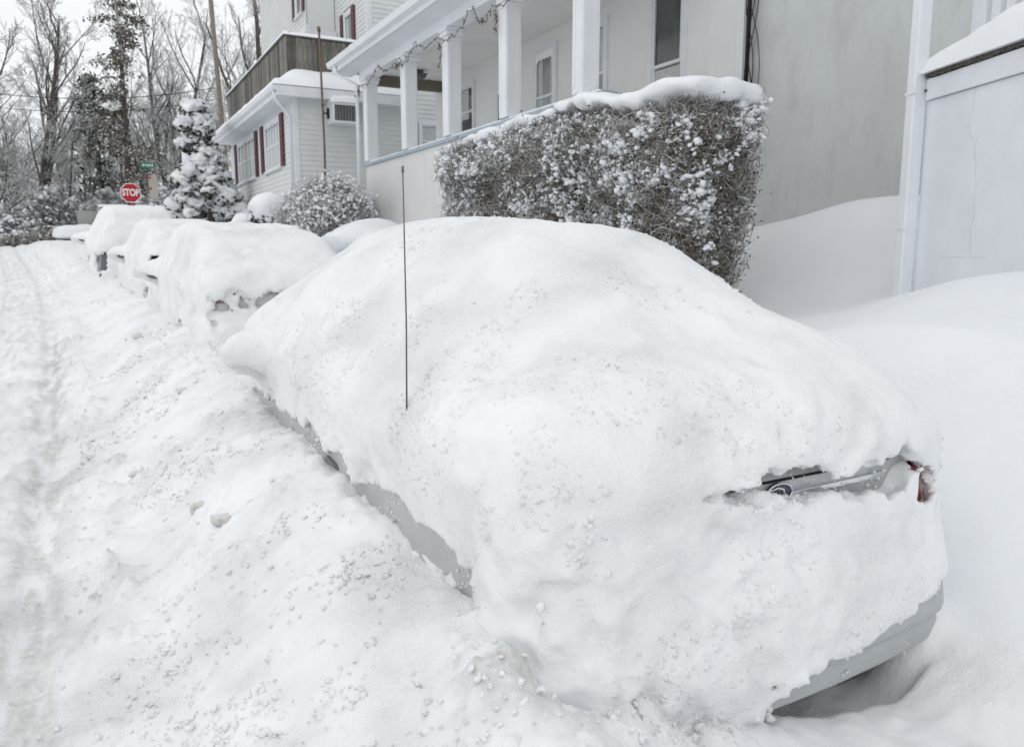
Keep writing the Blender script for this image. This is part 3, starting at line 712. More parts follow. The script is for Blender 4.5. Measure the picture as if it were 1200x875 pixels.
place_car(near, 1.895, 1.70, 0.0, R(1.2), 0.034)

# --- the row behind it
def simple_depth(a): return lambda X, Y: a - 0.06 * sstep(0.4, 0.9, np.abs(X)) + 0.02 * np.sin(3 * Y)
def simple_side(t): return lambda X, Y, Z: t + 0.03 * sstep(0.9, 1.3, Z) - 0.03 * sstep(0.7, 0.4, Z)
def hole_mirror(P):
    my, mz = P['mirror']
    return lambda x, y, z, a, b: np.maximum(np.sqrt((y - my + 0.07) ** 2 + (z - mz + 0.085) ** 2) - 0.085 + 0.012 * a, x + P['hw'] + 0.05)
def hole_low(y0, y1, zc, hh):
    return lambda x, y, z, a, b: np.maximum.reduce([np.abs(z - zc) - hh + 0.08 * a + 0.06 * b, y0 - y + 0.1 * a, y - y1 + 0.1 * a, x + 0.6])
def hole_slot(x0, x1, zc, hh):
    return lambda x, y, z, a, b: np.maximum.reduce([np.abs(z - zc - 0.10 * (x - x0)) - hh + 0.02 * a, x0 - x + 0.03 * a, x - x1 + 0.03 * a, y - 0.8])
def hole_rear(x0, x1, zc, hh, am=0.03):
    return lambda x, y, z, a, b: np.maximum.reduce([np.abs(z - zc) - hh + am * a + am * b, x0 - x + 0.05 * a, x - x1 + 0.05 * a, y - 0.5])

c2 = empty('parked_car', (0, 0, 0), 'snow-buried hatchback right in front of the antenna car, tail lights peeking out', 'car', 'snow-covered cars along the kerb')
P2 = dict(SEDAN); P2['cabin'] = [(0.25, 1.0), (0.42, 1.15), (0.95, 1.38), (1.5, 1.46), (2.5, 1.46), (2.95, 1.36), (3.65, 0.98)]; P2['roof_w'] = 0.52; P2['hw'] = 0.74
common_parts(c2, P2, 'car_white', 0.04)
V, F = snow_cover(P2, simple_depth(0.13), simple_side(0.07), [hole_mirror(P2), hole_low(0.55, 2.0, 0.52, 0.06), hole_low(1.15, 1.35, 0.52, 0.16), hole_low(2.9, 3.4, 0.62, 0.04), hole_rear(-0.66, 0.16, 0.94, 0.085, 0.06)], 0.05, 2, 200, nblur=0)
raw_obj('snow_cover', V, F, 'snow', c2, True, True)
for lo, hi in (((-1.0, -0.2, 0.955), (-0.52, 0.45, 1.02)), ((0.52, -0.2, 0.955), (1.0, 0.45, 1.02))): light_part(c2, P2, lo, hi, 'lens_dull', h=0.02)
for sx in (-1, 1): mirror_part(c2, P2, sx)
place_car(c2, 1.655, 7.60, 0.30, R(1.9), 0.045)

c3 = empty('parked_car', (0, 0, 0), 'snow-buried low sedan between the hatchback and the tall wagon, dark rear slot showing', 'car', 'snow-covered cars along the kerb')
common_parts(c3, P2, 'car_dark', 0.05)
V, F = snow_cover(P2, simple_depth(0.17), simple_side(0.075), [hole_mirror(P2), hole_low(0.2, 0.5, 0.62, 0.05), hole_slot(-0.70, -0.12, 1.10, 0.055), hole_rear(-0.8, -0.5, 0.65, 0.04, 0.06)], 0.055, 2, 300, nblur=0)
raw_obj('snow_cover', V, F, 'snow', c3, True, True)
for lo, hi in (((-1.0, -0.2, 0.60), (-0.50, 0.45, 0.70)), ((0.50, -0.2, 0.60), (1.0, 0.45, 0.70))): light_part(c3, P2, lo, hi, 'lens_dull', h=0.025)
for sx in (-1, 1): mirror_part(c3, P2, sx)
place_car(c3, 1.58, 13.3, 0.50, R(3.0), 0.045)

c4 = empty('parked_car', (0, 0, 0), 'tall snow-covered wagon at the far end of the parked row', 'car', 'snow-covered cars along the kerb')
common_parts(c4, SUV, 'car_dark', 0.05)
V, F = snow_cover(SUV, simple_depth(0.12), simple_side(0.06), [hole_mirror(SUV), hole_low(0.1, 0.55, 0.75, 0.20), hole_low(1.6, 2.4, 0.75, 0.10), hole_rear(-1.0, -0.72, 0.80, 0.18, 0.05)], 0.055, 2, 400, nblur=0)
raw_obj('snow_cover', V, F, 'snow', c4, True, True)
for lo, hi in (((-1.0, -0.2, 1.0), (-0.70, 0.30, 1.22)), ((0.70, -0.2, 1.0), (1.0, 0.30, 1.22))): light_part(c4, SUV, lo, hi, 'lens_dull', h=0.025)
for sx in (-1, 1): mirror_part(c4, SUV, sx)
place_car(c4, 1.15, 19.4, 0.72, R(4.0), 0.045)
# ------------------------------------------------------------------ windows
def window(house, o, u, n, wd, ht, pane='window_glass', curtain=None, meeting=0.5, casing=0.10, mull=0, lit_label=None, mat='trim_white', cas_out=0.045):
    """opening with its lower-left corner at o, u along the wall, n out of the wall; the frame stands proud of the cladding"""
    o, u, n = Vector(o), Vector(u), Vector(n); z = Vector((0, 0, 1))
    M = Matrix(((u.x, n.x, 0, o.x), (u.y, n.y, 0, o.y), (u.z, n.z, 1, o.z), (0, 0, 0, 1)))
    c = casing; mb = MB()
    mb.box((-c, -0.02, -c * 0.4), (0, cas_out, ht + c)); mb.box((wd, -0.02, -c * 0.4), (wd + c, cas_out, ht + c))
    mb.box((0, -0.02, ht), (wd, cas_out, ht + c)); mb.box((-c - 0.03, -0.02, -0.10), (wd + c + 0.03, cas_out + 0.05, -c * 0.4 - 0.002))
    mb.box((0.0, -0.02, -c * 0.4), (wd, cas_out - 0.015, 0.0))
    w = obj('window', mb.xf(M), mat, house, bevel=0.004)
    sash = MB(); s = 0.045; mz = ht * meeting
    for (a, b, yy) in ((0, mz + 0.02, 0.004), (mz - 0.02, ht, 0.024)):
        sash.box((0, yy - 0.02, a), (s, yy, b)); sash.box((wd - s, yy - 0.02, a), (wd, yy, b))
        sash.box((s, yy - 0.02, a), (wd - s, yy, a + s)); sash.box((s, yy - 0.02, b - s), (wd - s, yy, b))
    for k in range(mull):
        x = wd * (k + 1) / (mull + 1); sash.box((x - 0.03, -0.02, 0), (x + 0.03, 0.030, ht))
    obj('sash', sash.xf(M), 'trim_white', w)
    p = MB().box((s, -0.022, s), (wd - s, -0.012, ht - s)); obj('pane', p.xf(M), pane, w)
    if curtain:
        for (a, b, c0, c1) in curtain:
            cu = MB(); nn = 14
            pts = [(a + (b - a) * k / nn, -0.0105 + 0.003 * (k % 2)) for k in range(nn + 1)]
            for k in range(nn): cu.quad((pts[k][0], pts[k][1], c0), (pts[k+1][0], pts[k+1][1], c0), (pts[k+1][0], pts[k+1][1], c1), (pts[k][0], pts[k][1], c1))
            obj('curtain', cu.xf(M), 'curtain', w)
    return w
def siding(o, u, n, length, z0, z1, lap=0.115, holes=()):
    """lap boards as real steps; holes (a0,a1,z0,z1) are left open for windows"""
    mb = MB(); o, u, n = Vector(o), Vector(u), Vector(n); z = z0; up = Vector((0, 0, 1))
    while z < z1 - 0.01:
        zt = min(z + lap, z1); segs = [(0, length)]
        for (a0, a1, b0, b1) in holes:
            if b0 < (z + zt) / 2 < b1: segs = [q for s in segs for q in ((s[0], min(s[1], a0)), (max(s[0], a1), s[1])) if q[1] > q[0] + 0.01]
        for a, b in segs:
            mb.prism([(0, z), (0.024, z), (0.008, zt), (0, zt)], o + u * a, n, up, u, b - a)
        z = zt
    return mb
def slab_snow(x0, x1, y0, y1, z, h, seed, parent, name='snow_cover', nx=None, ny=None, over=0.05, top_=None):
    """a lumpy blanket of snow with rounded rims, closed below"""
    nx = nx or max(6, int((x1 - x0) / 0.08)); ny = ny or max(6, int((y1 - y0) / 0.08))
    gx = np.linspace(x0 - over, x1 + over, nx + 1); gy = np.linspace(y0 - over, y1 + over, ny + 1)
    X, Y = np.meshgrid(gx, gy, indexing='ij')
    ex = np.minimum(X - gx[0], gx[-1] - X); ey = np.minimum(Y - gy[0], gy[-1] - Y); e = np.minimum(ex, ey)
    r = min(h, 0.16); prof = np.sqrt(np.clip(1 - (1 - np.clip(e / r, 0, 1)) ** 2, 0, 1))
    T = z + (h * prof) * (1 + 0.18 * fbm(X, Y, 0 * X, 0.6, 3, seed)) + (top_(X, Y) if top_ else 0)
    B = np.full_like(T, z) + (top_(X, Y) if top_ else 0)
    n1 = X.size; V = np.concatenate([np.stack([X, Y, T], -1).reshape(-1, 3), np.stack([X, Y, B - 0.0], -1).reshape(-1, 3)])
    i, j = np.meshgrid(np.arange(nx), np.arange(ny), indexing='ij'); a = (i * (ny + 1) + j).ravel()
    F = np.stack([a, a + ny + 1, a + ny + 2, a + 1], 1); F2 = F[:, ::-1] + n1
    return raw_obj(name, V, np.concatenate([F, F2]), 'snow_soft', parent, True)

# ------------------------------------------------------------------ the white house with the porch
A = empty('porch_house', (8, 14, 1.0), 'white house with a raised columned porch and a tall hedge in front', 'house')
wins = [  # y far, y near, z0, z1, pane, curtains, meeting
    (17.50, 16.80, 4.42, 5.42, 'window_glass_dark', [(0.05, 0.42, 0.3, 0.95)], 0.45),
    (13.95, 13.25, 4.30, 5.45, 'window_glass', [(0.05, 0.22, 0.05, 1.1), (0.5, 0.65, 0.05, 1.1)], 0.30),
    (12.30, 11.62, 4.30, 5.50, 'window_glass', [(0.05, 0.63, 0.42, 1.15)], 0.35),
    (10.32, 9.62, 4.05, 5.62, 'window_glass_dark', [(0.05, 0.65, 0.05, 0.42)], 0.30)]
# painted front wall, cut round the openings
def cut_wall(x0, x1, y0, y1, z0, z1, holes):
    mb = MB(); ysx = sorted({y0, y1, *[h for q in holes for h in q[:2]]})
    for a, b in zip(ysx, ysx[1:]):
        hs = [q for q in holes if q[0] <= a + 1e-6 and q[1] >= b - 1e-6]; zz = z0
        for q in sorted(hs, key=lambda q: q[2]): mb.box((x0, a, zz), (x1, b, q[2])); zz = q[3]
        mb.box((x0, a, zz), (x1, b, z1))
    return mb
obj('front_wall', cut_wall(7.95, 8.10, 8.36, 19.0, 1.2, 9.5, [(w[1], w[0], w[2], w[3]) for w in wins]), 'wall_paint', A)
obj('corner_board', MB().box((7.925, 8.36, 1.3), (7.948, 8.50, 9.5)), 'trim_white', A, bevel=0.004)
obj('batten', MB().box((7.938, 9.05, 4.2), (7.949, 9.09, 9.5)), 'wall_paint', A)
st = MB(); st.box((8.02, -3.0, 0.3), (8.30, 8.358, 9.5)); obj('stucco_wall', st, 'stucco', A)
obj('back_wall', MB().box((15.0, -3.0, 1.0), (15.2, 19.0, 9.5)), 'wall_paint', A)
obj('far_wall', MB().box((8.11, 18.8, 1.0), (14.99, 19.0, 9.5)), 'siding', A)
obj('main_roof', MB().prism([(-0.6, 0), (8.2, 0), (3.8, 2.6)], (7.6, -3.3, 9.52), (1, 0, 0), (0, 0, 1), (0, 1, 0), 22.6), 'snow_soft', A)
for (yf, yn, z0, z1, pane, cur, mt) in wins:
    window(A, (7.952, yf, z0), (0, -1, 0), (-1, 0, 0), yf - yn, z1 - z0, pane, cur, mt)
# scalloped valance of the second window
va = MB(); prof = [(0.0, 1.16), (0.0, 0.10)] + [(0.02 + 0.025 * (k % 2), 0.10 + 0.07 * k) for k in range(1, 13)] + [(0.06 + 0.06 * k, 1.04 - 0.03 * (k % 2)) for k in range(1, 10)] + [(0.66 - 0.025 * (k % 2), 1.0 - 0.07 * k) for k in range(0, 13)] + [(0.70, 0.10), (0.70, 1.16)]
va.prism(prof, (7.930, 13.95, 4.30), (0, -1, 0), (0, 0, 1), (-1, 0, 0), 0.012); obj('valance', va, 'ceiling_paint', A)
# entrance door behind the fourth column
dr = MB().box((7.90, 14.75, 2.95), (7.948, 15.65, 5.15)); do = obj('door', dr, 'trim_white', A, bevel=0.005)
obj('door_glass', MB().box((7.893, 14.92, 4.05), (7.899, 15.48, 4.98)), 'window_glass_dark', do)
obj('door_handle', MB().tube([(7.90, 14.83, 3.95), (7.85, 14.83, 3.95)], 0.025, 10), 'chrome', do, True)
# porch
obj('porch_floor', MB().box((6.16, 8.9, 2.75), (7.94, 18.7, 2.9)), 'ceiling_paint', A)
pw = obj('porch_wall', MB().box((6.0, 8.80, 1.1), (6.15, 18.62, 3.70)), 'porch_panel', A)
obj('porch_wall_end', MB().box((6.151, 8.80, 1.1), (7.94, 8.898, 3.70)), 'porch_panel', A)
obj('wall_cap', MB().box((5.955, 8.75, 3.702), (6.20, 18.68, 3.77)), 'blue_cap', pw, bevel=0.006)
slab_snow(5.965, 6.19, 8.8, 18.66, 3.772, 0.035, 3, pw, 'cap_snow', 6, 90, 0.0)
for k in range(1, 8):
    obj('panel_seam', MB().box((5.9965, 8.8 + k * 1.22, 1.3), (5.9995, 8.808 + k * 1.22, 3.69)), 'porch_panel', pw)
for y in (18.42, 15.92, 13.75, 11.50, 9.34):
    r = 0.132; cb = MB(); cb.box((6.08 - r, y - r, 3.81), (6.08 + r, y + r, 5.52))
    c = obj('column', cb, 'column_white', A, bevel=0.006)
    cp = MB(); cp.box((6.08 - r - 0.03, y - r - 0.03, 5.521), (6.08 + r + 0.03, y + r + 0.03, 5.60)); cp.box((6.08 - r - 0.055, y - r - 0.055, 5.602), (6.08 + r + 0.055, y + r + 0.055, 5.66)); cp.box((6.08 - r - 0.018, y - r - 0.018, 5.44), (6.08 + r + 0.018, y + r + 0.018, 5.47))
    obj('capital', cp, 'column_white', c, bevel=0.006)
    fl = MB()
    for s in (-1, 1):
        fl.box((6.08 - r - 0.006, y + s * 0.088 - 0.03, 3.9), (6.08 - r - 0.0005, y + s * 0.088 + 0.03, 5.36))
        fl.box((6.08 + s * 0.088 - 0.03, y - r - 0.006, 3.9), (6.08 + s * 0.088 + 0.03, y - r - 0.0005, 5.36))
    obj('raised_strip', fl, 'column_white', c)
obj('porch_beam', MB().box((5.93, 8.7, 5.662), (6.23, 18.75, 5.90)), 'column_white', A, bevel=0.006)
# board ceiling with open joints, too fine to pick apart
ce = MB(); y = 8.7
while y < 18.9: ce.box((6.232, y, 5.80), (7.945, y + 0.080, 5.84)); y += 0.088
setp(obj('porch_ceiling', ce, 'ceiling_paint', A), kind='stuff')
obj('ceiling_backing', MB().box((6.232, 8.7, 5.845), (7.945, 18.9, 5.90)), 'ceiling_paint', A)
obj('end_beam', MB().box((6.24, 18.55, 5.56), (7.94, 18.70, 5.795)), 'olive_beam', A)
# soffit, fascia, gutter and roof
so = MB(); so.prism([(5.52, 5.88), (5.93, 5.84), (5.93, 5.905), (5.52, 5.93)], (0, 8.5, 0), (1, 0, 0), (0, 0, 1), (0, 1, 0), 10.85); obj('soffit', so, 'column_white', A)
obj('fascia', MB().box((5.46, 8.5, 5.86), (5.518, 19.35, 6.08)), 'trim_white', A, bevel=0.004)
gu = MB(); gu.prism([(0, 0), (-0.10, 0.02), (-0.13, 0.10), (-0.14, 0.125), (0, 0.125)], (5.458, 8.5, 5.96), (1, 0, 0), (0, 0, 1), (0, 1, 0), 10.85); obj('gutter', gu, 'column_white', A, bevel=0.004)
pr = MB(); pr.prism([(5.46, 6.085), (7.94, 6.95), (7.94, 6.70), (5.60, 5.935), (5.46, 6.03)], (0, 8.5, 0), (1, 0, 0), (0, 0, 1), (0, 1, 0), 10.85)
ro = obj('porch_roof', pr, 'trim_white', A)
slab_snow(5.36, 7.9, 8.5, 19.33, 6.10, 0.10, 7, ro, 'roof_snow', 24, 90, 0.0, lambda X, Y: np.maximum(0, (X - 5.46)) * 0.349)
# downspout at the far corner column
ds = MB().tube([(5.42, 18.95, 5.98), (5.44, 18.93, 5.80), (5.86, 18.72, 5.55), (5.86, 18.72, 2.1)], 0.045, 8); obj('downspout', ds, 'column_white', A, True)
# ceiling lamp
lp = MB().box((6.92, 17.6, 5.74), (7.08, 17.76, 5.799)); lo_ = obj('porch_lamp', lp, 'grille', A)
gl = MB(); gl.prism([(-0.11, 0), (0.11, 0), (0.16, 0.10), (-0.16, 0.10)], (7.0, 17.55, 5.62), (1, 0, 0), (0, 0, 1), (0, 1, 0), 0.26); obj('lamp_shade', gl, 'grille', lo_)

# string lights looped along the beam
sl = empty('string_lights', (6.0, 14, 5.6), 'strand of coloured fairy lights looped along the porch columns', 'fairy lights')
wire = MB(); bl = []
hooks = []
cols = [18.42, 17.2, 15.92, 15.0, 13.75, 12.4, 11.50, 10.6]
for k, y in enumerate(cols): hooks.append((5.885, y + 0.17 if k % 2 == 0 else y, 5.52 if k % 2 == 0 else 5.70))
rr = random.Random(4)
for a, b in zip(hooks, hooks[1:]):
    nn = 22; sag = 0.10 + 0.22 * rr.random(); pts = []
    for k in range(nn + 1):
        t = k / nn; pts.append((a[0] + (b[0] - a[0]) * t - 0.02 + 0.02 * rr.uniform(-1, 1), a[1] + (b[1] - a[1]) * t + 0.03 * rr.uniform(-1, 1), a[2] + (b[2] - a[2]) * t - sag * 4 * t * (1 - t) ** (0.8 + 0.5 * rr.random()) + 0.03 * rr.uniform(-1, 1)))
    wire.tube(pts, 0.006, 4); bl += [p for p in pts[1:-1] if rr.random() < 0.7]
for y in (18.42, 15.92, 13.75, 11.5):      # a tangle tied at each column head
    p = Vector((5.90, y + 0.16, 5.50)); pts = []
    for t in range(26): p = p + Vector((rr.uniform(-0.03, 0.03), rr.uniform(-0.06, 0.05), rr.uniform(-0.07, 0.05))); p.x = min(p.x, 5.925); pts.append(tuple(p))
    wire.tube(pts, 0.006, 4); bl += pts[::2]
obj('wire', wire, 'cable', sl)
V, F = blobs(np.array(bl) + np.array([[-0.012, 0, -0.012]]), np.full(len(bl), 0.014), 6, 1, 0.2)
setp(raw_obj('bulbs', V, F, 'bulb', sl, True), kind='stuff')

# service cables hanging down the corner
cb = empty('cable_bundle', (7.9, 8.3, 3), 'black bundle of loose service cables hanging down the house corner', 'cables')
rr = random.Random(9)
for k in range(9):
    y0 = 8.30 + rr.uniform(-0.06, 0.05); amp = rr.uniform(0.0, 0.10) if k < 5 else rr.uniform(0.12, 0.30); ph = rr.uniform(0, 3)
    pts = []
    for j in range(22):
        z = 7.2 - j * 0.17; pts.append((7.93 - 0.02 * (k % 3), y0 - amp * abs(math.sin(z * (0.9 + 0.12 * k) + ph)) * (1 if k >= 5 else 0.4), z))
    obj('cable', MB().tube(pts, rr.choice([0.009, 0.012, 0.016]) if k < 5 else 0.006, 5), 'cable', cb, True)

# ------------------------------------------------------------------ the sided house with the roof deck
B = empty('sided_house', (8, 26, 1.5), 'pale clapboard house with burgundy shutters and a roof deck', 'house')
BX, BY0, BY1, BZ = 5.0, 21.3, 31.4, 5.62
fw = [(29.75, 26.75), (25.0, 23.05)]   # banks of windows in the front of the wing (far y, near y)
W0, W1 = 4.10, 5.32
holes = [(f0 - 0, f0, 0, 0) for f0, _ in fw]
hl = [(BY1 - a - 0.1, BY1 - b + 0.1, W0 - 0.1, W1 + 0.1) for a, b in fw]
setp(obj('wing_siding', siding((BX, BY1, 0), (0, -1, 0), (-1, 0, 0), BY1 - BY0, 1.6, BZ - 0.16, 0.13, hl), 'siding', B), kind='stuff')
setp(obj('wing_siding', siding((BX, BY0, 0), (1, 0, 0), (0, -1, 0), 3.0, 1.6, BZ, 0.13), 'siding', B), kind='stuff')
obj('wing_wall', MB().box((BX + 0.02, BY0 + 0.02, 1.5), (BX + 3.0, BY1, BZ + 0.1)), 'siding', B)
obj('corner_board', MB().box((BX - 0.035, BY0 - 0.035, 1.6), (BX + 0.09, BY0 - 0.026, BZ)), 'trim_white', B)
obj('corner_board', MB().box((BX - 0.034, BY0 - 0.025, 1.6), (BX - 0.0255, BY0 + 0.10, BZ - 0.16)), 'trim_white', B)
for k, (a, b) in enumerate(fw):
    window(B, (BX - 0.003, a, W0), (0, -1, 0), (-1, 0, 0), a - b, W1 - W0, 'window_glass', [(0.05, a - b - 0.05, 0.05, 1.1)], 0.5, mull=4)
    for yy in (a + 0.28, b - 0.50):
        sh = obj('shutter', MB().box((BX - 0.075, yy - 0.18 + 0.11, W0 - 0.06), (BX - 0.03, yy + 0.18 + 0.11, W1 + 0.10)), 'burgundy', B)
        for q in range(9): obj('louvre', MB().box((BX - 0.082, yy - 0.03, W0 + 0.05 + q * 0.125), (BX - 0.0755, yy + 0.25, W0 + 0.10 + q * 0.125)), 'burgundy', sh)
# eaves
so = MB(); so.box((BX - 0.45, BY0 - 0.35, BZ - 0.02), (BX + 3.0, BY1 + 0.3, BZ + 0.03)); obj('soffit', so, 'trim_white', B)
fa = MB(); fa.box((BX - 0.50, BY0 - 0.40, BZ - 0.04), (BX - 0.452, BY1 + 0.3, BZ + 0.20)); fa.box((BX - 0.45, BY0 - 0.40, BZ - 0.04), (BX + 3.0, BY0 - 0.352, BZ + 0.20)); obj('fascia', fa, 'trim_white', B, bevel=0.006)
gu = MB(); gu.prism([(0, 0), (-0.09, 0.02), (-0.12, 0.12), (0, 0.12)], (BX - 0.502, BY0 - 0.40, BZ + 0.08), (1, 0, 0), (0, 0, 1), (0, 1, 0), BY1 - BY0 + 0.7); obj('gutter', gu, 'trim_white', B)
dsp = MB().tube([(BX - 0.55, BY0 - 0.2, BZ + 0.1), (BX - 0.5, BY0 - 0.2, BZ - 0.12), (BX - 0.09, BY0 + 0.12, BZ - 0.45), (BX - 0.09, BY0 + 0.12, 1.8)], 0.045, 8); obj('downspout', dsp, 'trim_white', B, True)
rfw = obj('wing_roof', MB().box((BX - 0.44, BY0 - 0.34, BZ + 0.032), (BX + 2.99, BY1 + 0.29, BZ + 0.22)), 'trim_white', B)
slab_snow(BX - 0.60, BX + 2.98, BY0 - 0.40, BY1 + 0.25, BZ + 0.22, 0.16, 12, rfw, 'roof_snow', 46, 110, 0.0, lambda X, Y: 0.42 * sstep(BX - 0.6, BX + 0.2, X) * sstep(BY0 - 0.4, BY0 + 0.5, Y))
# weathered board deck rail, every board its own piece
DX, DY0, DY1, DZ0, DZ1 = BX - 0.05, BY0 + 0.55, BY1 - 0.1, 6.15, 7.22
rail = obj('deck_rail', MB().box((DX + 0.04, DY0 + 0.04, DZ1 - 0.12), (DX + 0.10, DY1, DZ1 - 0.03)).box((DX + 0.101, DY0 + 0.04, DZ1 - 0.12), (DX + 3.0, DY0 + 0.10, DZ1 - 0.03)).box((DX + 0.04, DY0 + 0.04, DZ0 + 0.1), (DX + 0.10, DY1, DZ0 + 0.19)).box((DX + 0.101, DY0 + 0.04, DZ0 + 0.1), (DX + 3.0, DY0 + 0.10, DZ0 + 0.19)), 'plank', B)
rr = random.Random(2)
def board(name, a, b, mat, parent):
    c = (Vector(a) + Vector(b)) / 2; mb = MB().box(Vector(a) - c, Vector(b) - c); o = obj(name, mb, mat, None); o.parent = parent; o.location = c - offset_of(parent); return o
y = DY1
while y > DY0 + 0.02:
    w = 0.135; dz = rr.uniform(-0.03, 0.02); board('plank', (DX + rr.uniform(0, 0.008), y - w, DZ0 + dz), (DX + 0.038, y, DZ1 + rr.uniform(-0.012, 0.012)), 'plank', rail); y -= w + rr.uniform(0.008, 0.02)
x = DX + 0.02
while x < DX + 2.95:
    w = 0.125; board('plank', (x, DY0 + rr.uniform(0, 0.008), DZ0 + rr.uniform(-0.03, 0.02)), (x + w, DY0 + 0.038, DZ1 + rr.uniform(-0.012, 0.012)), 'plank', rail); x += w + rr.uniform(0.006, 0.014)
cap = MB().box((DX - 0.03, DY0 - 0.03, DZ1 + 0.012), (DX + 0.14, DY1 + 0.05, DZ1 + 0.05)).box((DX + 0.141, DY0 - 0.03, DZ1 + 0.012), (DX + 3.0, DY0 + 0.14, DZ1 + 0.05)); obj('handrail', cap, 'plank', rail)
slab_snow(DX - 0.04, DX + 0.15, DY0 - 0.04, DY1 + 0.05, DZ1 + 0.05, 0.10, 14, rail, 'rail_snow', 6, 90, 0.01)
slab_snow(DX + 0.10, DX + 3.0, DY0 - 0.04, DY0 + 0.15, DZ1 + 0.05, 0.10, 15, rail, 'rail_snow', 36, 6, 0.01)
sb = MB().box((DX - 0.03, DY0 - 0.05, DZ0 - 0.16), (DX + 0.03, DY1, DZ0 - 0.06)); obj('skirt_board', sb, 'plank', rail)
slab_snow(DX - 0.10, DX + 0.02, DY0 - 0.05, DY1, DZ0 - 0.06, 0.07, 16, rail, 'ledge_snow', 5, 90, 0.0)
# main block behind the wing
MX, MY = 7.98, 24.2
setp(obj('side_siding', siding((MX, MY, 0), (1, 0, 0), (0, -1, 0), 6.5, 1.8, 12.5, 0.14, [(1.40, 2.42, 4.55, 5.75)]), 'siding', B), kind='stuff')
setp(obj('front_siding', siding((MX, 36.0, 0), (0, -1, 0), (-1, 0, 0), 36.0 - MY, 5.9, 12.5, 0.14, [(36 - 26.62, 36 - 25.62, 7.5, 9.35)]), 'siding', B), kind='stuff')
obj('main_wall', MB().box((MX + 0.02, MY + 0.02, 1.5), (MX + 6.5, 36.0, 12.6)), 'siding', B)
obj('corner_board', MB().box((MX - 0.035, MY - 0.035, 5.8), (MX + 0.12, MY - 0.026, 12.5)), 'trim_white', B)
obj('corner_board', MB().box((MX - 0.034, MY - 0.025, 5.8), (MX - 0.0255, MY + 0.13, 12.5)), 'trim_white', B)
window(B, (MX - 0.003, 26.5, 7.6), (0, -1, 0), (-1, 0, 0), 0.75, 1.6, 'window_glass', [(0.05, 0.3, 0.05, 1.5)], 0.5)
for yy in (26.62, 25.38): obj('shutter', MB().box((MX - 0.075, yy, 7.55), (MX - 0.03, yy + 0.30, 9.3)), 'burgundy', B)
window(B, (9.62, MY - 0.003, 4.68), (1, 0, 0), (0, -1, 0), 0.72, 0.98, 'window_glass', [(0.05, 0.67, 0.05, 0.93)], 0.5)
obj('shutter', MB().box((9.28, MY - 0.075, 4.62), (9.50, MY - 0.03, 5.72)), 'burgundy', B)
obj('shutter', MB().box((10.46, MY - 0.075, 4.62), (10.68, MY - 0.03, 5.72)), 'burgundy', B)
obj('shutter', MB().box((10.1, MY - 0.075, 9.05), (10.42, MY - 0.03, 10.4)), 'burgundy', B)
# projecting upper storey with its eave line
UX = 7.0
setp(obj('upper_siding', siding((UX, 35.0, 0), (0, -1, 0), (-1, 0, 0), 7.4, 9.05, 12.5, 0.14, [(35 - 29.0, 35 - 27.95, 9.55, 11.05)]), 'siding', B), kind='stuff')
obj('upper_wall', MB().box((UX + 0.02, 27.62, 8.95), (MX - 0.04, 35.0, 12.6)), 'siding', B)
obj('eave_board', MB().box((UX - 0.12, 27.4, 8.70), (UX + 0.05, 35.1, 9.04)), 'trim_white', B, bevel=0.01)
obj('eave_soffit', MB().box((UX + 0.051, 27.4, 8.72), (MX - 0.04, 35.1, 8.94)), 'trim_white', B)
window(B, (UX - 0.003, 28.9, 9.65), (0, -1, 0), (-1, 0, 0), 0.85, 1.3, 'window_glass_dark', [(0.45, 0.8, 0.05, 1.25)], 0.5)
for yy in (29.05, 27.70): obj('shutter', MB().box((UX - 0.075, yy, 9.6), (UX - 0.03, yy + 0.25, 11.0)), 'burgundy', B)
obj('main_roof', MB().prism([(-1.2, 0), (7.0, 0), (3.0, 2.8)], (MX, MY - 0.3, 12.62), (1, 0, 0), (0, 0, 1), (0, 1, 0), 12.2), 'snow_soft', B)

# air conditioner hung in the wing's side wall
ac = empty('air_conditioner', (6.18, BY0, 4.98), 'white window air conditioner capped with snow on the clapboard side wall', 'air conditioner')
obj('casing', MB().box((5.84, BY0 - 0.55, 4.99), (6.52, BY0 - 0.026, 5.05)).box((5.84, BY0 - 0.55, 5.44), (6.52, BY0 - 0.026, 5.50)).box((5.84, BY0 - 0.55, 5.051), (5.90, BY0 - 0.026, 5.439)).box((6.46, BY0 - 0.55, 5.051), (6.52, BY0 - 0.026, 5.439)), 'trim_white', ac, bevel=0.004)
gr = obj('grille', MB().box((5.90, BY0 - 0.515, 5.05), (6.46, BY0 - 0.505, 5.44)), 'grille', ac)
for k in range(7): obj('grille_bar', MB().box((5.945 + 0.077 * k, BY0 - 0.538, 5.052), (5.963 + 0.077 * k, BY0 - 0.518, 5.438)), 'metal_grey', gr)
slab_snow(5.81, 6.55, BY0 - 0.58, BY0 - 0.03, 5.502, 0.18, 19, ac, 'snow_cap', 16, 12, 0.0)
obj('bracket', MB().tube([(5.70, BY0 - 0.22, 5.25), (5.84, BY0 - 0.22, 5.25)], 0.02, 8).box((5.79, BY0 - 0.26, 5.12), (5.838, BY0 - 0.18, 5.38)), 'black_rubber', ac)
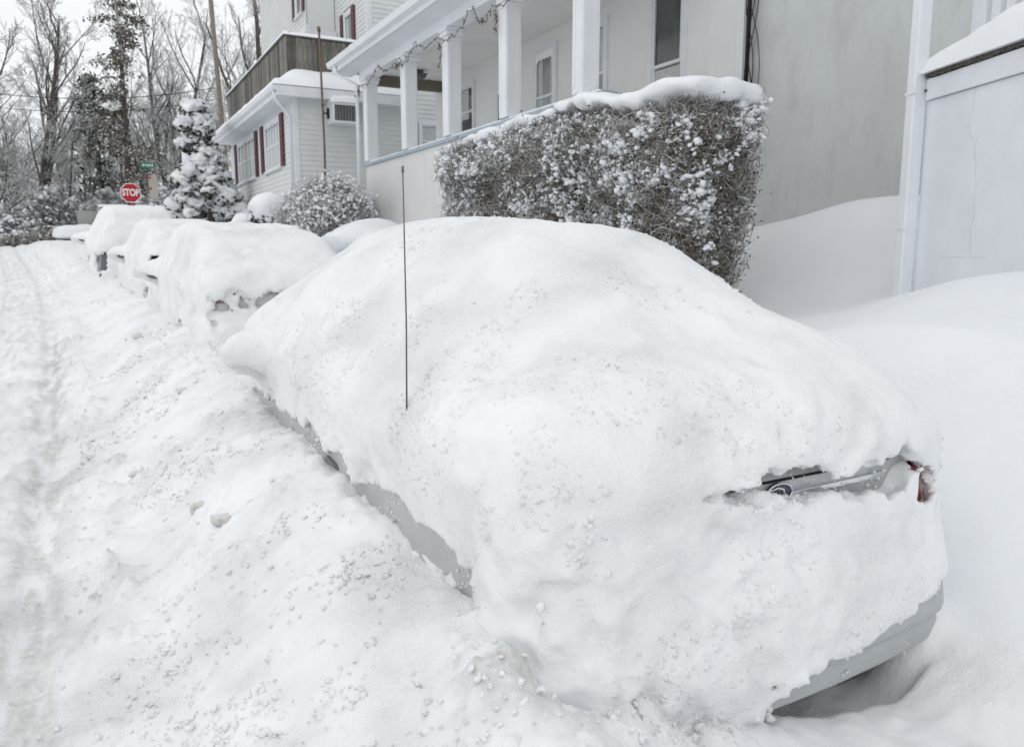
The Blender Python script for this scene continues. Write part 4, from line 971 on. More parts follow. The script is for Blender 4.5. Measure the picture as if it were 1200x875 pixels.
# rusty standpipe
rp = empty('rusty_pole', (5.62, BY0 - 0.55, 2.0), 'thin rusty brown pipe standing against the clapboard wing', 'pole')
obj('pipe', MB().tube([(5.58, BY0 - 0.55, 1.9), (5.60, BY0 - 0.55, 4.5), (5.56, BY0 - 0.55, 7.24)], [0.027, 0.027, 0.029], 10), 'rust', rp, True)
obj('coupling', MB().tube([(5.592, BY0 - 0.55, 5.36), (5.591, BY0 - 0.55, 5.42)], 0.042, 10), 'rust', rp, True)
obj('coupling', MB().tube([(5.562, BY0 - 0.55, 7.16), (5.56, BY0 - 0.55, 7.27)], 0.042, 10), 'rust', rp, True)
obj('arm', MB().tube([(5.592, BY0 - 0.55, 5.39), (5.70, BY0 - 0.22, 5.25)], 0.018, 8), 'rust', rp, True)

# ------------------------------------------------------------------ raised deck of the neighbouring house
DP = Vector((6.0, 4.3, 0)); du = Vector((-0.37, -0.93, 0)).normalized(); dn = Vector((-0.93, 0.37, 0)).normalized(); zz = Vector((0, 0, 1))
Cn = empty('neighbour_deck', (6.0, 3.0, 1.2), 'white raised deck with balusters, a snow-piled ledge and a cracked skirt wall', 'deck')
MD = Matrix(((du.x, dn.x, 0, DP.x), (du.y, dn.y, 0, DP.y), (0, 0, 1, 0), (0, 0, 0, 1)))   # local (along, out, up)
def dpart(name, mb, mat, parent=None, **k): return obj(name, mb.xf(MD), mat, parent or Cn, **k)
wl_ = dpart('skirt_wall', MB().box((0.03, -0.30, 0.8), (6.0, -0.03, 2.92)), 'trim_white')
rr = random.Random(3)
for (a0, z0, z1, amp) in ((0.60, 2.91, 2.55, 0.05), (0.66, 2.55, 1.72, 0.05)):
    pts = []; a = a0
    for k in range(15): pts.append((a, -0.030, z0 + (z1 - z0) * k / 14)); a += rr.uniform(-amp, amp * 1.1) * 0.5
    dpart('crack', MB().tube(pts, 0.0020, 4), 'hairline', wl_)
dpart('crack', MB().tube([(0.35 + 0.05 * k, -0.030, 1.70 + 0.006 * math.sin(k * 2.1)) for k in range(11)], 0.0018, 4), 'hairline', wl_)
dpart('beam', MB().box((0.045, -0.14, 2.925), (6.0, 0.0, 3.085)), 'trim_white', bevel=0.004)
dg = dpart('deck_edge', MB().box((0.045, -1.8, 3.10), (6.0, 0.012, 3.125)), 'rotten_edge')
rs = MB()
for k in range(60):
    a = 0.06 + k * 0.032 + rr.uniform(-0.01, 0.01); rs.box((a, -0.03, 3.088 + rr.uniform(0, 0.006)), (a + rr.uniform(0.015, 0.034), 0.010 + rr.uniform(0, 0.022), 3.10 + rr.uniform(-0.003, 0.0)))
setp(dpart('splinters', rs, 'rotten_edge', dg), kind='stuff')
# snow piled on the ledge, higher along the deck
gx = np.linspace(0.0, 6.0, 120); gy = np.linspace(-1.5, 0.05, 40); X, Y = np.meshgrid(gx, gy, indexing='ij')
e = np.minimum(gy[-1] - Y, X - gx[0] + 0.02); prof = np.sqrt(np.clip(1 - (1 - np.clip(e / 0.14, 0, 1)) ** 2, 0, 1))
T = 3.127 + (0.13 + 0.06 * sstep(0.0, 0.35, X) + 0.10 * sstep(0.2, 1.2, X) + 0.03 * sstep(0, -0.3, Y)) * prof * (1 + 0.12 * fbm(X, Y, 0 * X, 0.35, 3, 77))
V = np.concatenate([np.stack([X, Y, T], -1).reshape(-1, 3), np.stack([X, Y, 0 * T + 3.127], -1).reshape(-1, 3)]); m = len(gy)
i, j = np.meshgrid(np.arange(119), np.arange(39), indexing='ij'); a = (i * m + j).ravel(); F = np.stack([a, a + m, a + m + 1, a + 1], 1)
V = V @ np.array(MD.to_3x3()).T + np.array(DP)
raw_obj('ledge_snow', V, np.concatenate([F[:, ::-1], F + X.size]), 'snow_soft', Cn, True)
a = 0.10
while a < 3.2:
    w = 0.092 if a > 0.12 else 0.16
    dpart('baluster', MB().box((a, -0.34, 3.13), (a + w, -0.30, 4.45)), 'trim_white', bevel=0.004); a += w + 0.062
dpart('back_boards', MB().box((0.10, -1.62, 3.13), (6.0, -1.58, 4.45)), 'siding')
dpart('top_rail', MB().box((0.06, -0.38, 4.452), (6.0, -0.24, 4.52)), 'trim_white')
pp = dpart('downspout', MB().box((-0.075, -0.02, 1.0), (0.035, 0.09, 5.6)), 'column_white', bevel=0.012)
for z in (1.92, 2.98): dpart('strap', MB().box((-0.082, -0.027, z), (0.042, 0.097, z + 0.02)), 'column_white', pp)
dpart('screw', MB().tube([(0.055, -0.001, 3.0), (0.055, 0.012, 3.0)], 0.012, 8), 'rust')
dpart('side_wall', MB().box((0.03, -3.0, 0.8), (0.10, -0.302, 2.92)), 'trim_white')
lk = MB().box((-0.16, -0.16, 2.98), (-0.09, 0.0, 3.03)); lo_ = dpart('ledge_stub', lk, 'trim_white')
V, F = blobs(np.array([tuple(MD @ Vector((-0.11, -0.06, 3.08)))]), np.array([[0.06, 0.07, 0.075]]), 33, 3, 0.2); raw_obj('stub_snow', V, F, 'snow_soft', lo_, True)
# ------------------------------------------------------------------ hedge and shrubs
def twig_mass(rng, surf, n, lo, hi, out_w=0.7, up_w=0.6, r=0.0035, jit=0.6, inner=0.25):
    """n two-segment twigs; surf(n) gives points and outward normals"""
    p, nr = surf(n); L = rng.uniform(lo, hi, n)[:, None]
    d = nr * out_w + np.array([[0, 0, up_w]]) + rng.normal(0, jit, (n, 3)); d /= np.linalg.norm(d, axis=1, keepdims=True)
    a = p - nr * rng.uniform(0, inner, n)[:, None] - d * L * 0.6
    m = a + d * L * 0.55 + rng.normal(0, 0.03, (n, 3)); d2 = d + rng.normal(0, 0.35, (n, 3)); d2 /= np.linalg.norm(d2, axis=1, keepdims=True)
    b = m + d2 * L * 0.5
    rr_ = r * rng.uniform(0.7, 1.5, n)
    V1, F1 = prisms(a, m, rr_, rr_ * 0.8); V2, F2 = prisms(m, b, rr_ * 0.8, rr_ * 0.35)
    return np.concatenate([V1, V2]), np.concatenate([F1, F2 + len(V1)]), m, b
def leaf_quads(rng, P, size):
    n = len(P); d = rng.normal(0, 1, (n, 3)); d /= np.linalg.norm(d, axis=1, keepdims=True); e = np.cross(d, rng.normal(0, 1, (n, 3))); e /= np.linalg.norm(e, axis=1, keepdims=True)
    s = size * rng.uniform(0.6, 1.3, n)[:, None]
    V = np.stack([P, P + d * s * 0.5 + e * s * 0.28, P + d * s, P + d * s * 0.5 - e * s * 0.28], 1).reshape(-1, 3)
    return V, np.arange(4 * n).reshape(n, 4)

rng = np.random.default_rng(12)
HX0, HX1, HY0, HY1 = 4.62, 5.55, 5.55, 11.0
HZ0 = 1.25
def htop(x, y): return 3.13 + 0.16 * sstep(6.2, 7.4, y) - 0.07 * sstep(7.6, 10.5, y)
HT_NEAR = 3.05
def hedge_surf(n):
    """points on the street face, the near end, the top and the far end of the clipped block"""
    u = rng.random(n); f = rng.choice(4, n, p=[0.58, 0.22, 0.16, 0.04])
    y = HY0 + (HY1 - HY0) * rng.random(n) ** 1.25; x = HX0 + (HX1 - HX0) * rng.random(n); t = rng.random(n)
    zt = htop(x, y); z = HZ0 + (zt - HZ0) * t ** 0.85
    taper = 0.22 * (1 - t) ** 2
    P = np.empty((n, 3)); Nn = np.zeros((n, 3))
    a = f == 0; P[a] = np.stack([HX0 + taper[a], y[a], z[a]], 1); Nn[a] = (-1, 0, 0)
    a = f == 1; P[a] = np.stack([x[a], HY0 + taper[a] + 0 * y[a], z[a]], 1); Nn[a] = (0, -1, 0)
    a = f == 2; P[a] = np.stack([x[a], y[a], zt[a]], 1); Nn[a] = (0, 0, 1)
    a = f == 3; P[a] = np.stack([x[a], HY1 + 0 * y[a], z[a]], 1); Nn[a] = (0, 1, 0)
    bulge = 0.10 * fbm(P[:, 0], P[:, 1], P[:, 2], 0.7, 2, 5)[:, None] + 0.04
    # rounded shoulders
    e = np.clip((HY0 + 0.25 - P[:, 1]) / 0.25, 0, 1)[:, None] * np.clip((HX0 + 0.25 - P[:, 0]) / 0.25, 0, 1)[:, None]
    return P + Nn * bulge + e * np.array([[0.10, 0.10, 0]]) - np.array([[0, 0, 1]]) * (0.16 * np.clip((HX0 + 0.3 - P[:, :1]) / 0.3, 0, 1) ** 2 + 0.16 * np.clip((HY0 + 0.3 - P[:, 1:2]) / 0.3, 0, 1) ** 2) * (P[:, 2:] > 2.9), Nn
hd = empty('hedge', (5.2, 8.0, 1.2), 'tall square-clipped leafless hedge capped with thick snow beside the porch', 'hedge')
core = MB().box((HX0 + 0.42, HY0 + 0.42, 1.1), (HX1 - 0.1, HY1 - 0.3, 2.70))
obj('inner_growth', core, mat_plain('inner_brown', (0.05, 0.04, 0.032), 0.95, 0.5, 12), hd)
V, F, m1, b1 = twig_mass(rng, hedge_surf, 21000, 0.08, 0.28, 0.45, 0.8, 0.0031, 0.5)
setp(raw_obj('twigs', V, F, 'twig', hd), kind='stuff')
V, F, m2, b2 = twig_mass(rng, hedge_surf, 11000, 0.07, 0.20, 0.7, 0.3, 0.0027, 0.6)
setp(raw_obj('pale_twigs', V, F, 'twig_pale', hd), kind='stuff')
st = MB()
for k in range(26):
    x, y = rng.uniform(HX0 + 0.25, HX1 - 0.2), rng.uniform(HY0 + 0.2, HY1 - 0.2)
    st.tube([(x, y, 1.0), (x + rng.normal(0, .08), y + rng.normal(0, .08), 1.7), (x + rng.normal(0, .2), y + rng.normal(0, .2), 2.6)], [0.02, 0.014, 0.006], 5)
setp(obj('stems', st, 'twig', hd), kind='stuff')
low = np.concatenate([m1, b1]); q = low[rng.random(len(low)) < np.clip(0.20 + 0.45 * (2.5 - low[:, 2]) * (low[:, 1] < 7.3) + 0.15 * (low[:, 1] < 7.5), 0, 0.7)]
V, F = leaf_quads(rng, q, 0.034); setp(raw_obj('leaves', V, F, 'leaf_dark', hd), kind='stuff')
# clots of snow caught in the twigs
allp = np.concatenate([m1, m2]); dens = fbm(allp[:, 0], allp[:, 1], allp[:, 2], 0.45, 3, 44)
near_end = sstep(7.0, 5.9, allp[:, 1]); pr_ = np.clip(0.36 + 1.0 * dens - 0.14 * near_end + 0.12 * sstep(6.5, 9, allp[:, 1]), 0.01, 0.9) * 0.95
q = allp[rng.random(len(allp)) < pr_]; s = 0.007 + 0.020 * rng.random(len(q)) ** 3
V, F = blobs(q + np.array([[0, 0, 0.01]]), np.stack([s * 1.6, s * 1.1, s * 0.85], 1), 51, 1, 0.8, 0.5, 0.8)
setp(raw_obj('caught_snow', V, F, 'snow_soft', hd, True), kind='stuff')
cc = allp[rng.random(len(allp)) < np.clip(dens + 0.05 + 0.25 * np.exp(-((allp[:, 1] - 7.3) / 1.0) ** 2), 0, 1) * 0.085]; rep = rng.integers(5, 16, len(cc)); big_c = rng.uniform(0.5, 1.3, len(cc))
q = np.repeat(cc, rep, 0); bc = np.repeat(big_c, rep)[:, None]; q = q + rng.normal(0, 1, q.shape) * np.array([[0.035, 0.055, 0.028]]) * bc; s = (0.008 + 0.026 * rng.random(len(q)) ** 1.6) * bc[:, 0]
V, F = blobs(q, np.stack([s * 1.25, s * 1.25, s * 0.85], 1), 52, 1, 0.7, 0.6, 0.4); setp(raw_obj('caught_snow', V, F, 'snow_soft', hd, True), kind='stuff')
# the snow cap
def cap_mesh(x0, x1, y0, y1, zf, h, hh, seed, rim=0.14):
    gx = np.arange(x0 - 0.3, x1 + 0.3, hh); gy = np.arange(y0 - 0.3, y1 + 0.3, hh); zc = float(np.max(zf(np.array([x0]), np.linspace(y0, y1, 9))))
    gz_ = np.arange(2.6, zc + h + 0.3, hh); X, Y, Z = np.meshgrid(gx, gy, gz_, indexing='ij')
    zb = zf(X, Y); n1 = fbm(X, Y, Z, 0.55, 2, seed); n2 = fbm(X, Y, Z, 0.16, 3, seed + 3)
    dx = np.abs(X - (x0 + x1) / 2) - (x1 - x0) / 2; dy = np.abs(Y - (y0 + y1) / 2) - (y1 - y0) / 2
    hgt = h * (1 + 0.30 * vn(X * 0.9, Y * 0.8, 0 * X, seed + 8))
    dz = np.abs(Z - (zb + hgt / 2)) - hgt / 2
    d = smax(smax(dx, dy, 0.30), dz, rim) - 0.02 + 0.035 * n1 + 0.010 * n2
    d = d + 0.22 * np.maximum(0, fbm(X, Y, 0 * X, 0.22, 2, seed + 5)) * sstep(zb + 0.12, zb - 0.10, Z)
    return surface_nets(d.astype(np.float32), (gx[0], gy[0], gz_[0]), hh)
V, F = cap_mesh(HX0 - 0.02, HX1 + 0.04, HY0 - 0.03, 8.0, lambda x, y: htop(x, y) - 0.07, 0.16, 0.035, 61); raw_obj('snow_cap', V, F, 'snow_soft', hd, True)
V, F = cap_mesh(HX0 + 0.10, HX1, 7.9, HY1, lambda x, y: htop(x, y) - 0.05, 0.09, 0.035, 67, 0.08); raw_obj('snow_cap', V, F, 'snow_soft', hd, True)

def shrub(name, label, c, rx, ry, rz, n, seed, snow=0.35, tw='twig_pale', group=None, cap=True, sub=1, r=0.006, cl=0.03, cat='shrub', stems=10):
    rg = np.random.default_rng(seed); c = np.array(c, float)
    def sf(n):
        v = rg.normal(0, 1, (n, 3)); v[:, 2] = np.abs(v[:, 2]) - 0.25; v /= np.linalg.norm(v, axis=1, keepdims=True)
        k = 1 + 0.16 * fbm(v[:, 0] * 2, v[:, 1] * 2, v[:, 2] * 2, 0.8, 2, seed); k = k * (0.45 + 0.55 * rg.random(n) ** 0.4)
        return c + v * k[:, None] * np.array([rx, ry, rz]), v
    e = empty(name, (c[0], c[1], c[2] - rz * 0.3), label, cat, group)
    global rng
    old = rng; rng = rg
    V, F, m, b = twig_mass(rg, sf, n, 0.15 * rx, 0.45 * rx, 0.7, 0.5, r, 0.5, 0.1)
    setp(raw_obj('twigs', V, F, tw, e), kind='stuff')
    st = MB()
    for k in range(stems):
        a = rg.uniform(0, 6.28); st.tube([(c[0] + 0.1 * math.cos(a), c[1] + 0.1 * math.sin(a), c[2] - rz * 0.55), (c[0] + 0.35 * rx * math.cos(a), c[1] + 0.35 * ry * math.sin(a), c[2] + rz * 0.1), (c[0] + 0.7 * rx * math.cos(a), c[1] + 0.7 * ry * math.sin(a), c[2] + rz * 0.55)], [0.025, 0.016, 0.007], 5)
    setp(obj('stems', st, tw, e), kind='stuff')
    P = np.concatenate([m, b]); dn_ = fbm(P[:, 0], P[:, 1], P[:, 2], 0.5 * rx, 2, seed + 2) + 0.5 * (P[:, 2] - c[2]) / rz
    q = P[rg.random(len(P)) < np.clip(snow * (0.55 + 0.9 * dn_), 0.02, 0.95)]; s = cl * (0.35 + 1.2 * rg.random(len(q)) ** 3)
    V, F = blobs(q, np.stack([s * 1.3, s * 1.3, s * 0.9], 1), seed + 4, sub, 0.85, 0.5, 0.8); setp(raw_obj('caught_snow', V, F, 'snow_soft', e, True), kind='stuff')
    rng = old
    return e
shrub('round_shrub', 'round twiggy shrub frosted with snow beside the porch corner downspout', (4.55, 17.0, 2.25), 1.02, 0.9, 0.95, 8000, 31, 0.85, cl=0.026)
shrub('loose_shrub', 'loose thin shrub with curling snowy twigs between the round shrub and the porch', (5.35, 18.1, 2.5), 0.6, 0.55, 0.85, 1700, 32, 0.7, cl=0.028)
def mound(name, label, c, rad, seed, cat, group=None, sub=3):
    V, F = blobs(np.zeros((1, 3)), np.array([rad]), seed, sub, 0.22, 0.8); o = raw_obj(name, V, F, 'snow_soft', None, True); o.location = c; return setp(o, label, cat, group)
mound('snow_mound', 'low snow mound lying in front of the porch wall beside the round shrub', (4.7, 14.6, 1.98), (0.85, 0.8, 0.34), 71, 'snow mound')
# small evergreen domes under heavy snow caps
for k, (x, y, z, r, lab) in enumerate([(3.95, 20.0, 2.75, 0.46, 'round evergreen bush wearing a big snow cap beside the round shrub'), (3.45, 20.4, 2.35, 0.36, 'small evergreen bush half sunk in snow beneath the snow-laden conifer')]):
    e = empty('evergreen_bush', (x, y, z - r), lab, 'bush', 'snow-capped evergreen bushes')
    rg = np.random.default_rng(80 + k); v = rg.normal(0, 1, (1500, 3)); v /= np.linalg.norm(v, axis=1, keepdims=True); p = np.array([x, y, z - r * 0.45]) + v * r * np.array([0.85, 0.85, 0.8]) * rg.uniform(0.7, 1.05, (1500, 1))
    V, F = leaf_quads(rg, p, 0.10); setp(raw_obj('foliage', V, F, 'needles', e), kind='stuff')
    obj('stem', MB().tube([(x, y, z - r * 2.2), (x, y, z - r * 0.4)], [0.05, 0.03], 6), 'bark', e)
    V, F = blobs(np.array([[x, y, z + r * 0.10], [x - 0.2 * r, y - 0.3 * r, z - 0.05], [x + .3 * r, y - .1 * r, z]]), np.array([[r, r, r * 0.72], [r * .8, r * .7, r * .6], [r * .7, r * .7, r * .6]]), 85 + k, 3, 0.2, 0.9); raw_obj('snow_cap', V, F, 'snow_soft', e, True)
    q = p[rg.random(len(p)) < 0.06]; s = 0.04 + 0.05 * rg.random(len(q)); V, F = blobs(q, s, 88 + k, 1, 0.4); setp(raw_obj('caught_snow', V, F, 'snow_soft', e, True), kind='stuff')

# ------------------------------------------------------------------ snow-laden conifer
cf = empty('snowy_conifer', (3.7, 28, 2.0), 'drooping conifer weighed down by thick clumps of snow beside the clapboard house', 'conifer')
rg = np.random.default_rng(91); base = np.array([3.72, 28.0, 2.0]); HT = 4.35
tr = MB().tube([tuple(base), tuple(base + (0.05, 0, HT * 0.5)), tuple(base + (-0.28, 0, HT))], [0.12, 0.07, 0.02], 8); obj('trunk', tr, 'bark', cf, True)
bt = MB(); needles = []; clumps = []; crad = []
for k in range(62):
    t = rg.random() ** 0.95; z = base[2] + 0.25 + t * (HT - 0.3); a = rg.choice([0.3, 1.2, 2.1, 3.0, 3.7, 4.6, 5.5]) + rg.normal(0, 0.22); L = ((1 - t) ** 0.8 * rg.uniform(0.55, 1.9) + 0.15) * (1.25 if math.cos(a) < -0.3 else 0.95) * (1.15 if t < 0.5 else 0.75); pts = []
    for j in range(8):
        s = j / 7; pts.append((base[0] - 0.24 * t + L * s * math.cos(a), base[1] + L * s * math.sin(a), max(base[2] - 0.2, z + 0.25 * s - 1.15 * L * s * s * 0.75)))
    bt.tube(pts, [0.022, 0.02, 0.018, 0.016, 0.013, 0.010, 0.007, 0.005], 5)
    full = rg.random() < 0.85
    for j in range(2 if t < 0.6 else 1, 8):
        p = np.array(pts[j])
        for _ in range(26): needles.append(p + rg.normal(0, 0.10, 3) * (1.2, 1.2, 0.9) - (0, 0, 0.13))
        if full and rg.random() < 0.93:
            for _ in range(2):
                clumps.append(p + (rg.normal(0, .07), rg.normal(0, .07), 0.03 + rg.normal(0, .02))); s = rg.uniform(0.12, 0.29) * (0.75 + 0.2 * (1 - t)); crad.append((s * 1.2, s * 1.0, s * 0.6))
        if rg.random() < 0.4: clumps.append(p + rg.normal(0, 0.14, 3) - (0, 0, 0.08)); s = rg.uniform(0.05, 0.10); crad.append((s, s, s * 0.7))
setp(obj('branches', bt, 'bark', cf), kind='stuff')
V, F = leaf_quads(rg, np.array(needles), 0.15); setp(raw_obj('needles', V, F, 'needles', cf), kind='stuff')
V, F = blobs(np.array(clumps), np.array(crad), 93, 2, 0.85, 0.6, 0.35); setp(raw_obj('snow_clumps', V, F, 'snow_soft', cf, True), kind='stuff')

# ------------------------------------------------------------------ bare and evergreen trees beyond the junction
def branch_tree(seed, H, spread, stems=1, r0=0.16, levels=4, up=0.75, bare=0.25, dens=1.0, thin=0.0045):
    rg = random.Random(seed); big_ = MB(); P0, P1, R0, R1 = [], [], [], []
    def grow(p, d, L, r, lev):
        n = 5 if lev < 2 else 4; pts = [p.copy()]; rad = [r]; q = p.copy(); dd = d.copy()
        for k in range(n):
            w = 0.10 + 0.07 * lev
            dd = (dd + Vector((rg.uniform(-w, w), rg.uniform(-w, w), rg.uniform(-w, w) + (0.07 if lev > 0 else 0.02)))).normalized(); q = q + dd * (L / n); pts.append(q.copy()); rad.append(max(thin, r * (1 - 0.72 * (k + 1) / n)))
        if lev <= 1: big_.tube(pts, rad, 7, False)
        else:
            for k in range(n): P0.append(pts[k]); P1.append(pts[k+1]); R0.append(rad[k]); R1.append(rad[k+1])
        if lev >= levels: return
        m = int({0: 11, 1: 8, 2: 7, 3: 5}[lev] * dens)
        for c in range(m):
            t = (bare if lev == 0 else 0.15) + (1 - (bare if lev == 0 else 0.15)) * (c + rg.random()) / m; i = min(n - 1, int(t * n)); f = t * n - i
            bp = pts[i].lerp(pts[i+1], min(1, f)); ax = (pts[i+1] - pts[i]).normalized(); per = ax.orthogonal().normalized(); per.rotate(Matrix.Rotation(rg.uniform(0, 6.28), 3, ax))
            nd = (ax * up + per * spread * rg.uniform(0.7, 1.2)).normalized()
            nl = L * (0.50 if lev == 0 else 0.55) * rg.uniform(0.65, 1.1) * (1.1 - 0.55 * t); grow(bp, nd, nl, max(thin, rad[i] * 0.55), lev + 1)
    for s in range(stems):
        a = 6.28 * s / stems + rg.random(); lean = 0.0 if stems == 1 else 0.20
        grow(Vector((0.12 * math.cos(a) * (stems > 1), 0.12 * math.sin(a) * (stems > 1), 0)), Vector((lean * math.cos(a), lean * math.sin(a), 1)).normalized(), H * rg.uniform(0.88, 1.0), r0, 0)
    Vt, Ft = prisms([tuple(p) for p in P0], [tuple(p) for p in P1], R0, R1, 3)
    return big_, Vt, Ft
def tree_thing(name, label, v, group=None):
    e = empty(name, (0, 0, 0), label, 'tree', group); b, Vt, Ft = v
    obj('trunk', b, 'bark', e, True, True); o = raw_obj('crown', Vt, Ft, 'twig_far', e, False, True); setp(o, kind='stuff'); return e
variants = [branch_tree(1, 9.2, 0.62, 3, 0.15, 4, 0.85, 0.30, 0.9, 0.007), branch_tree(2, 11.0, 0.75, 1, 0.20, 4, 0.70, 0.25, 1.1, 0.007), branch_tree(3, 8.0, 1.0, 2, 0.13, 4, 0.55, 0.18, 1.0, 0.007), branch_tree(4, 12.0, 0.6, 2, 0.17, 4, 0.85, 0.35, 0.9, 0.007), branch_tree(8, 7.0, 1.2, 3, 0.10, 4, 0.42, 0.10, 0.9, 0.007)]
made = {}
def px_at(px, y): return y * math.tan(R(28.0) + math.atan((px - 600) / 941.0))
TREES = [  # variant, photo column, distance up the street, scale, turn, label
    (0, 40, 46.5, 1.22, 0.3, 'spreading bare tree of several upright stems standing past the street end'),
    (2, -4, 44.5, 0.95, 1.2, 'dark leaning bare tree at the edge of the wood past the street end'),
    (3, 205, 49, 1.0, 2.0, 'tall slender bare tree between the stop sign and the utility pole'),
    (1, 310, 43, 1.12, 0.9, 'tall bare tree rising behind the roof deck of the clapboard house'),
    (4, 72, 44.0, 0.80, 2.6, 'low wide bare tree with a snow-lined limb sweeping towards the stop sign'),
    (4, 225, 46, 0.95, 4.0, 'low wide snow-lined bare tree behind the snow-laden conifer')]
for (k, px, y, sc, rz, lab) in TREES:
    if k not in made: t = tree_thing('bare_tree', lab, variants[k]); made[k] = t
    else: t = copy_tree(made[k]); t['label'] = lab
    x = px_at(px, y); t.location = (x, y, Gs(x, y) - 0.2); t.scale = (sc,) * 3; t.rotation_euler = (0, 0, rz)
rr = random.Random(21)
for q in range(26):
    k = rr.choice([1, 2, 3, 0, 2, 4]); px = -30 + (q % 13) * 31 + rr.uniform(-12, 12); y = (52 if q < 13 else 62) + rr.uniform(-3, 4)
    t = copy_tree(made[k]); x = px_at(px, y); sc = rr.uniform(0.7, 1.0) * (1.0 if k != 3 else 0.85) * (1.0 if px > 150 else 0.82); t.location = (x, y, Gs(x, y) - 0.2); t.scale = (sc,) * 3; t.rotation_euler = (0, 0, rr.uniform(0, 6.28))
    t['label'] = 'grey bare woodland tree dusted with snow deep in the wood past the street end'; t['group'] = 'bare trees of the wood past the street end'

def pine(seed, H, name, label, loc, lo=0.15, width=1.6, mat='needles_brown', n=60, droop=0.15):
    rg = np.random.default_rng(seed); e = empty(name, loc, label, 'tree'); p0 = np.array(loc)
    obj('trunk', MB().tube([tuple(p0), tuple(p0 + (0.1, 0, H * 0.5)), tuple(p0 + (0, 0, H))], [0.14, 0.10, 0.03], 8), 'bark', e, True)
    bt = MB(); nd = []
    for k in range(n):
        t = lo + (1 - lo) * (k + rg.random()) / n; z = t * H; L = width * (1 - t) ** 0.6 * rg.uniform(0.45, 1.1) + 0.25; a = rg.uniform(0, 6.28); pts = []
        for j in range(5): s = j / 4; pts.append(p0 + np.array([L * s * math.cos(a), L * s * math.sin(a), z + 0.10 * s * L - droop * L * s * s * 2]))
        bt.tube([tuple(p) for p in pts], [0.03, 0.025, 0.018, 0.012, 0.006], 4)
        for j in range(1, 5):
            if rg.random() < 0.82: nd.append(pts[j] + rg.normal(0, 1, (38, 3)) * np.array([0.22, 0.22, 0.08]) + (0, 0, 0.03))
    setp(obj('branches', bt, 'bark', e), kind='stuff')
    P = np.concatenate(nd); V, F = leaf_quads(rg, P, 0.17); setp(raw_obj('needles', V, F, mat, e), kind='stuff'); return e
x = px_at(156, 45); pine(5, 14.2, 'pine_tree', 'tall ragged pine with clumped dark needles behind the stop sign', (x, 45, Gs(x, 45) - 0.2), 0.12, 2.3)
x = px_at(122, 50); pine(6, 9.0, 'spruce_tree', 'shorter dark spruce standing beside the tall ragged pine', (x, 50, Gs(x, 50) - 0.2), 0.06, 1.9, 'needles', 64, 0.3)

# undergrowth along the far side of the junction
rr = random.Random(31)
us = shrub('woodland_shrub', 'snow-dusted woodland shrub in the undergrowth at the street end', (0, 0, 0.6), 1.1, 1.1, 1.25, 1500, 37, 0.40, 'twig_far', 'undergrowth shrubs at the street end', r=0.012, cl=0.06)
first = True
for q in range(22):
    px = -20 + q * 15 + rr.uniform(-8, 8); y = 43.2 + rr.uniform(0, 4.5); s = rr.uniform(0.75, 1.5); x = px_at(px, y)
    t = us if first else copy_tree(us); first = False
    t.location = (x, y, Gs(x, y) - 0.1); t.scale = (s, s, s * rr.uniform(0.8, 1.15)); t.rotation_euler = (0, 0, rr.uniform(0, 6.28))
for q in range(9):
    px = 16 + q * 11.5; y = 42.4 + rr.uniform(0, 0.5); x = px_at(px, y)
    o = shrub('brown_brush', 'low dark brown brush edging the wood past the street end', (x, y, Gs(x, y) + 0.12), 0.7, 0.5, 0.42, 520, 130 + q, 0.06, 'twig', 'low brown brush at the street end', r=0.012, cl=0.05, cat='brush', stems=4)

# ------------------------------------------------------------------ street end furniture
def text_mesh(s, size):
    cu = bpy.data.curves.new('t', 'FONT'); cu.body = s; cu.size = size; cu.align_x = 'CENTER'; cu.align_y = 'CENTER'; cu.extrude = 0.004; cu.offset = 0.012
    to = bpy.data.objects.new('t', cu); COL.objects.link(to); dg = bpy.context.evaluated_depsgraph_get(); me = bpy.data.meshes.new_from_object(to.evaluated_get(dg))
    bpy.data.objects.remove(to); v = np.array([p.co[:] for p in me.vertices]); f = [tuple(p.vertices) for p in me.polygons]; return v, f
sx_, sy_ = px_at(158, 37), 37.0; gz0 = Gs(sx_, sy_)
sg = empty('stop_sign', (sx_, sy_, gz0), 'red octagonal stop sign on a post at the street end', 'stop sign')
obj('post', MB().box((sx_ - 0.03, sy_ + 0.03, gz0 - 0.5), (sx_ + 0.03, sy_ + 0.08, 4.55)), 'metal_grey', sg)
oc = lambda r: [(r * math.cos(math.pi / 8 + k * math.pi / 4), r * math.sin(math.pi / 8 + k * math.pi / 4)) for k in range(8)]
obj('plate', MB().prism(oc(0.42), (sx_, sy_ + 0.028, 4.10), (1, 0, 0), (0, 0, 1), (0, -1, 0), 0.012), 'sign_white', sg)
obj('face', MB().prism(oc(0.385), (sx_, sy_ + 0.0155, 4.10), (1, 0, 0), (0, 0, 1), (0, -1, 0), 0.004), 'sign_red', sg)
v, f = text_mesh('STOP', 0.34); v = np.stack([v[:, 0] * 0.80 + sx_, sy_ + 0.006 - v[:, 2], v[:, 1] * 1.12 + 4.10], 1); raw_obj('lettering', v, f, 'sign_white', sg)
obj('supplementary_plate', MB().box((sx_ - 0.13, sy_ + 0.012, 3.50), (sx_ + 0.13, sy_ + 0.028, 3.63)), 'sign_red', sg)
px2, py2 = px_at(184, 36.5), 36.5; g2 = Gs(px2, py2)
ss = empty('street_sign', (px2, py2, g2), 'green street name blade above a white parking notice beside the conifer', 'street sign')
obj('post', MB().box((px2 - 0.025, py2 + 0.03, g2 - 0.5), (px2 + 0.025, py2 + 0.08, 5.40)), 'metal_grey', ss)
gb = obj('name_blade', MB().box((px2 - 0.40, py2 + 0.005, 5.08), (px2 + 0.16, py2 + 0.028, 5.30)), 'sign_green', ss)
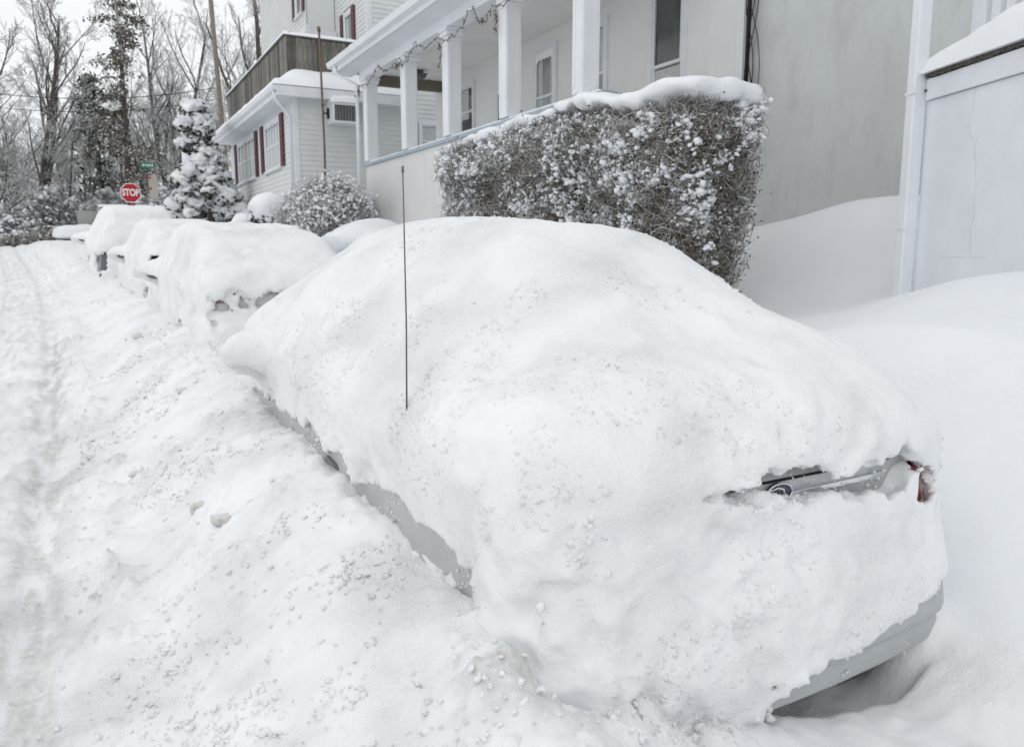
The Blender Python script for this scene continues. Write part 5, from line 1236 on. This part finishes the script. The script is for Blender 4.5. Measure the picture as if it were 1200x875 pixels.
for k, w in enumerate((0.05, 0.03, 0.05, 0.04, 0.05)): obj('lettering', MB().box((px2 - 0.33 + 0.085 * k, py2 + 0.001, 5.15), (px2 - 0.33 + 0.085 * k + w, py2 + 0.004, 5.24)), 'sign_white', gb)
pn = obj('notice', MB().box((px2 - 0.14, py2 + 0.012, 3.85), (px2 + 0.20, py2 + 0.028, 4.80)), 'beige_wall', ss)
for z in (4.70, 4.27): obj('red_mark', MB().box((px2 - 0.13, py2 + 0.006, z - 0.05), (px2 - 0.04, py2 + 0.0115, z + 0.04)), 'sign_red', pn)
x, y = px_at(108, 42.0), 42.0
ub = empty('utility_box', (x, y, Gs(x, y)), 'pale grey utility cabinet under the bare trees past the parked cars', 'utility box')
obj('cabinet', MB().box((x - 0.5, y, Gs(x, y) - 0.3), (x + 0.5, y + 0.8, 3.55)), 'box_grey', ub, bevel=0.02)
obj('door', MB().box((x - 0.45, y - 0.02, Gs(x, y) + 0.1), (x + 0.45, y - 0.002, 3.45)), 'box_grey', ub)
x2 = px_at(170, 41.5)
bw = empty('low_wall', (x2, 41.5, 2.0), 'low pale beige wall topped with snow behind the stop sign', 'wall')
obj('wall', MB().box((px_at(118, 41.5), 41.5, 1.6), (px_at(206, 41.5), 41.8, 3.72)), 'beige_wall', bw)
slab_snow(px_at(118, 41.5), px_at(206, 41.5), 41.45, 41.85, 3.722, 0.12, 43, bw, 'snow_cap', 40, 8, 0.0)
mound('snow_mound', 'snow heap on brush beside the utility cabinet at the street end', (px_at(95, 41.3), 41.3, 2.55), (1.0, 0.5, 0.36), 73, 'snow mound')
# utility pole and wires
ux, uy = px_at(270, 40), 40.0
up_ = empty('utility_pole', (ux, uy, Gs(ux, uy)), 'weathered wooden utility pole behind the clapboard house', 'utility pole')
obj('pole', MB().tube([(ux + 0.15, uy, 1.6), (ux - 0.35, uy, 15.0)], [0.125, 0.095], 12), 'pole_wood', up_, True)
obj('crossarm', MB().box((ux - 1.5, uy - 0.08, 14.1), (ux + 0.9, uy + 0.08, 14.25)), 'pole_wood', up_)
for k, (z0, ex, ez) in enumerate(((9.2, -9.0, 8.6), (8.7, -9.0, 8.0))):
    pts = [(ux + (ex) * t, uy + 3 * t, z0 + (ez - z0) * t - 1.4 * 4 * t * (1 - t) * 0.25) for t in np.linspace(0, 1, 20)]
    obj('wire', MB().tube(pts, 0.018, 4), 'cable', up_)
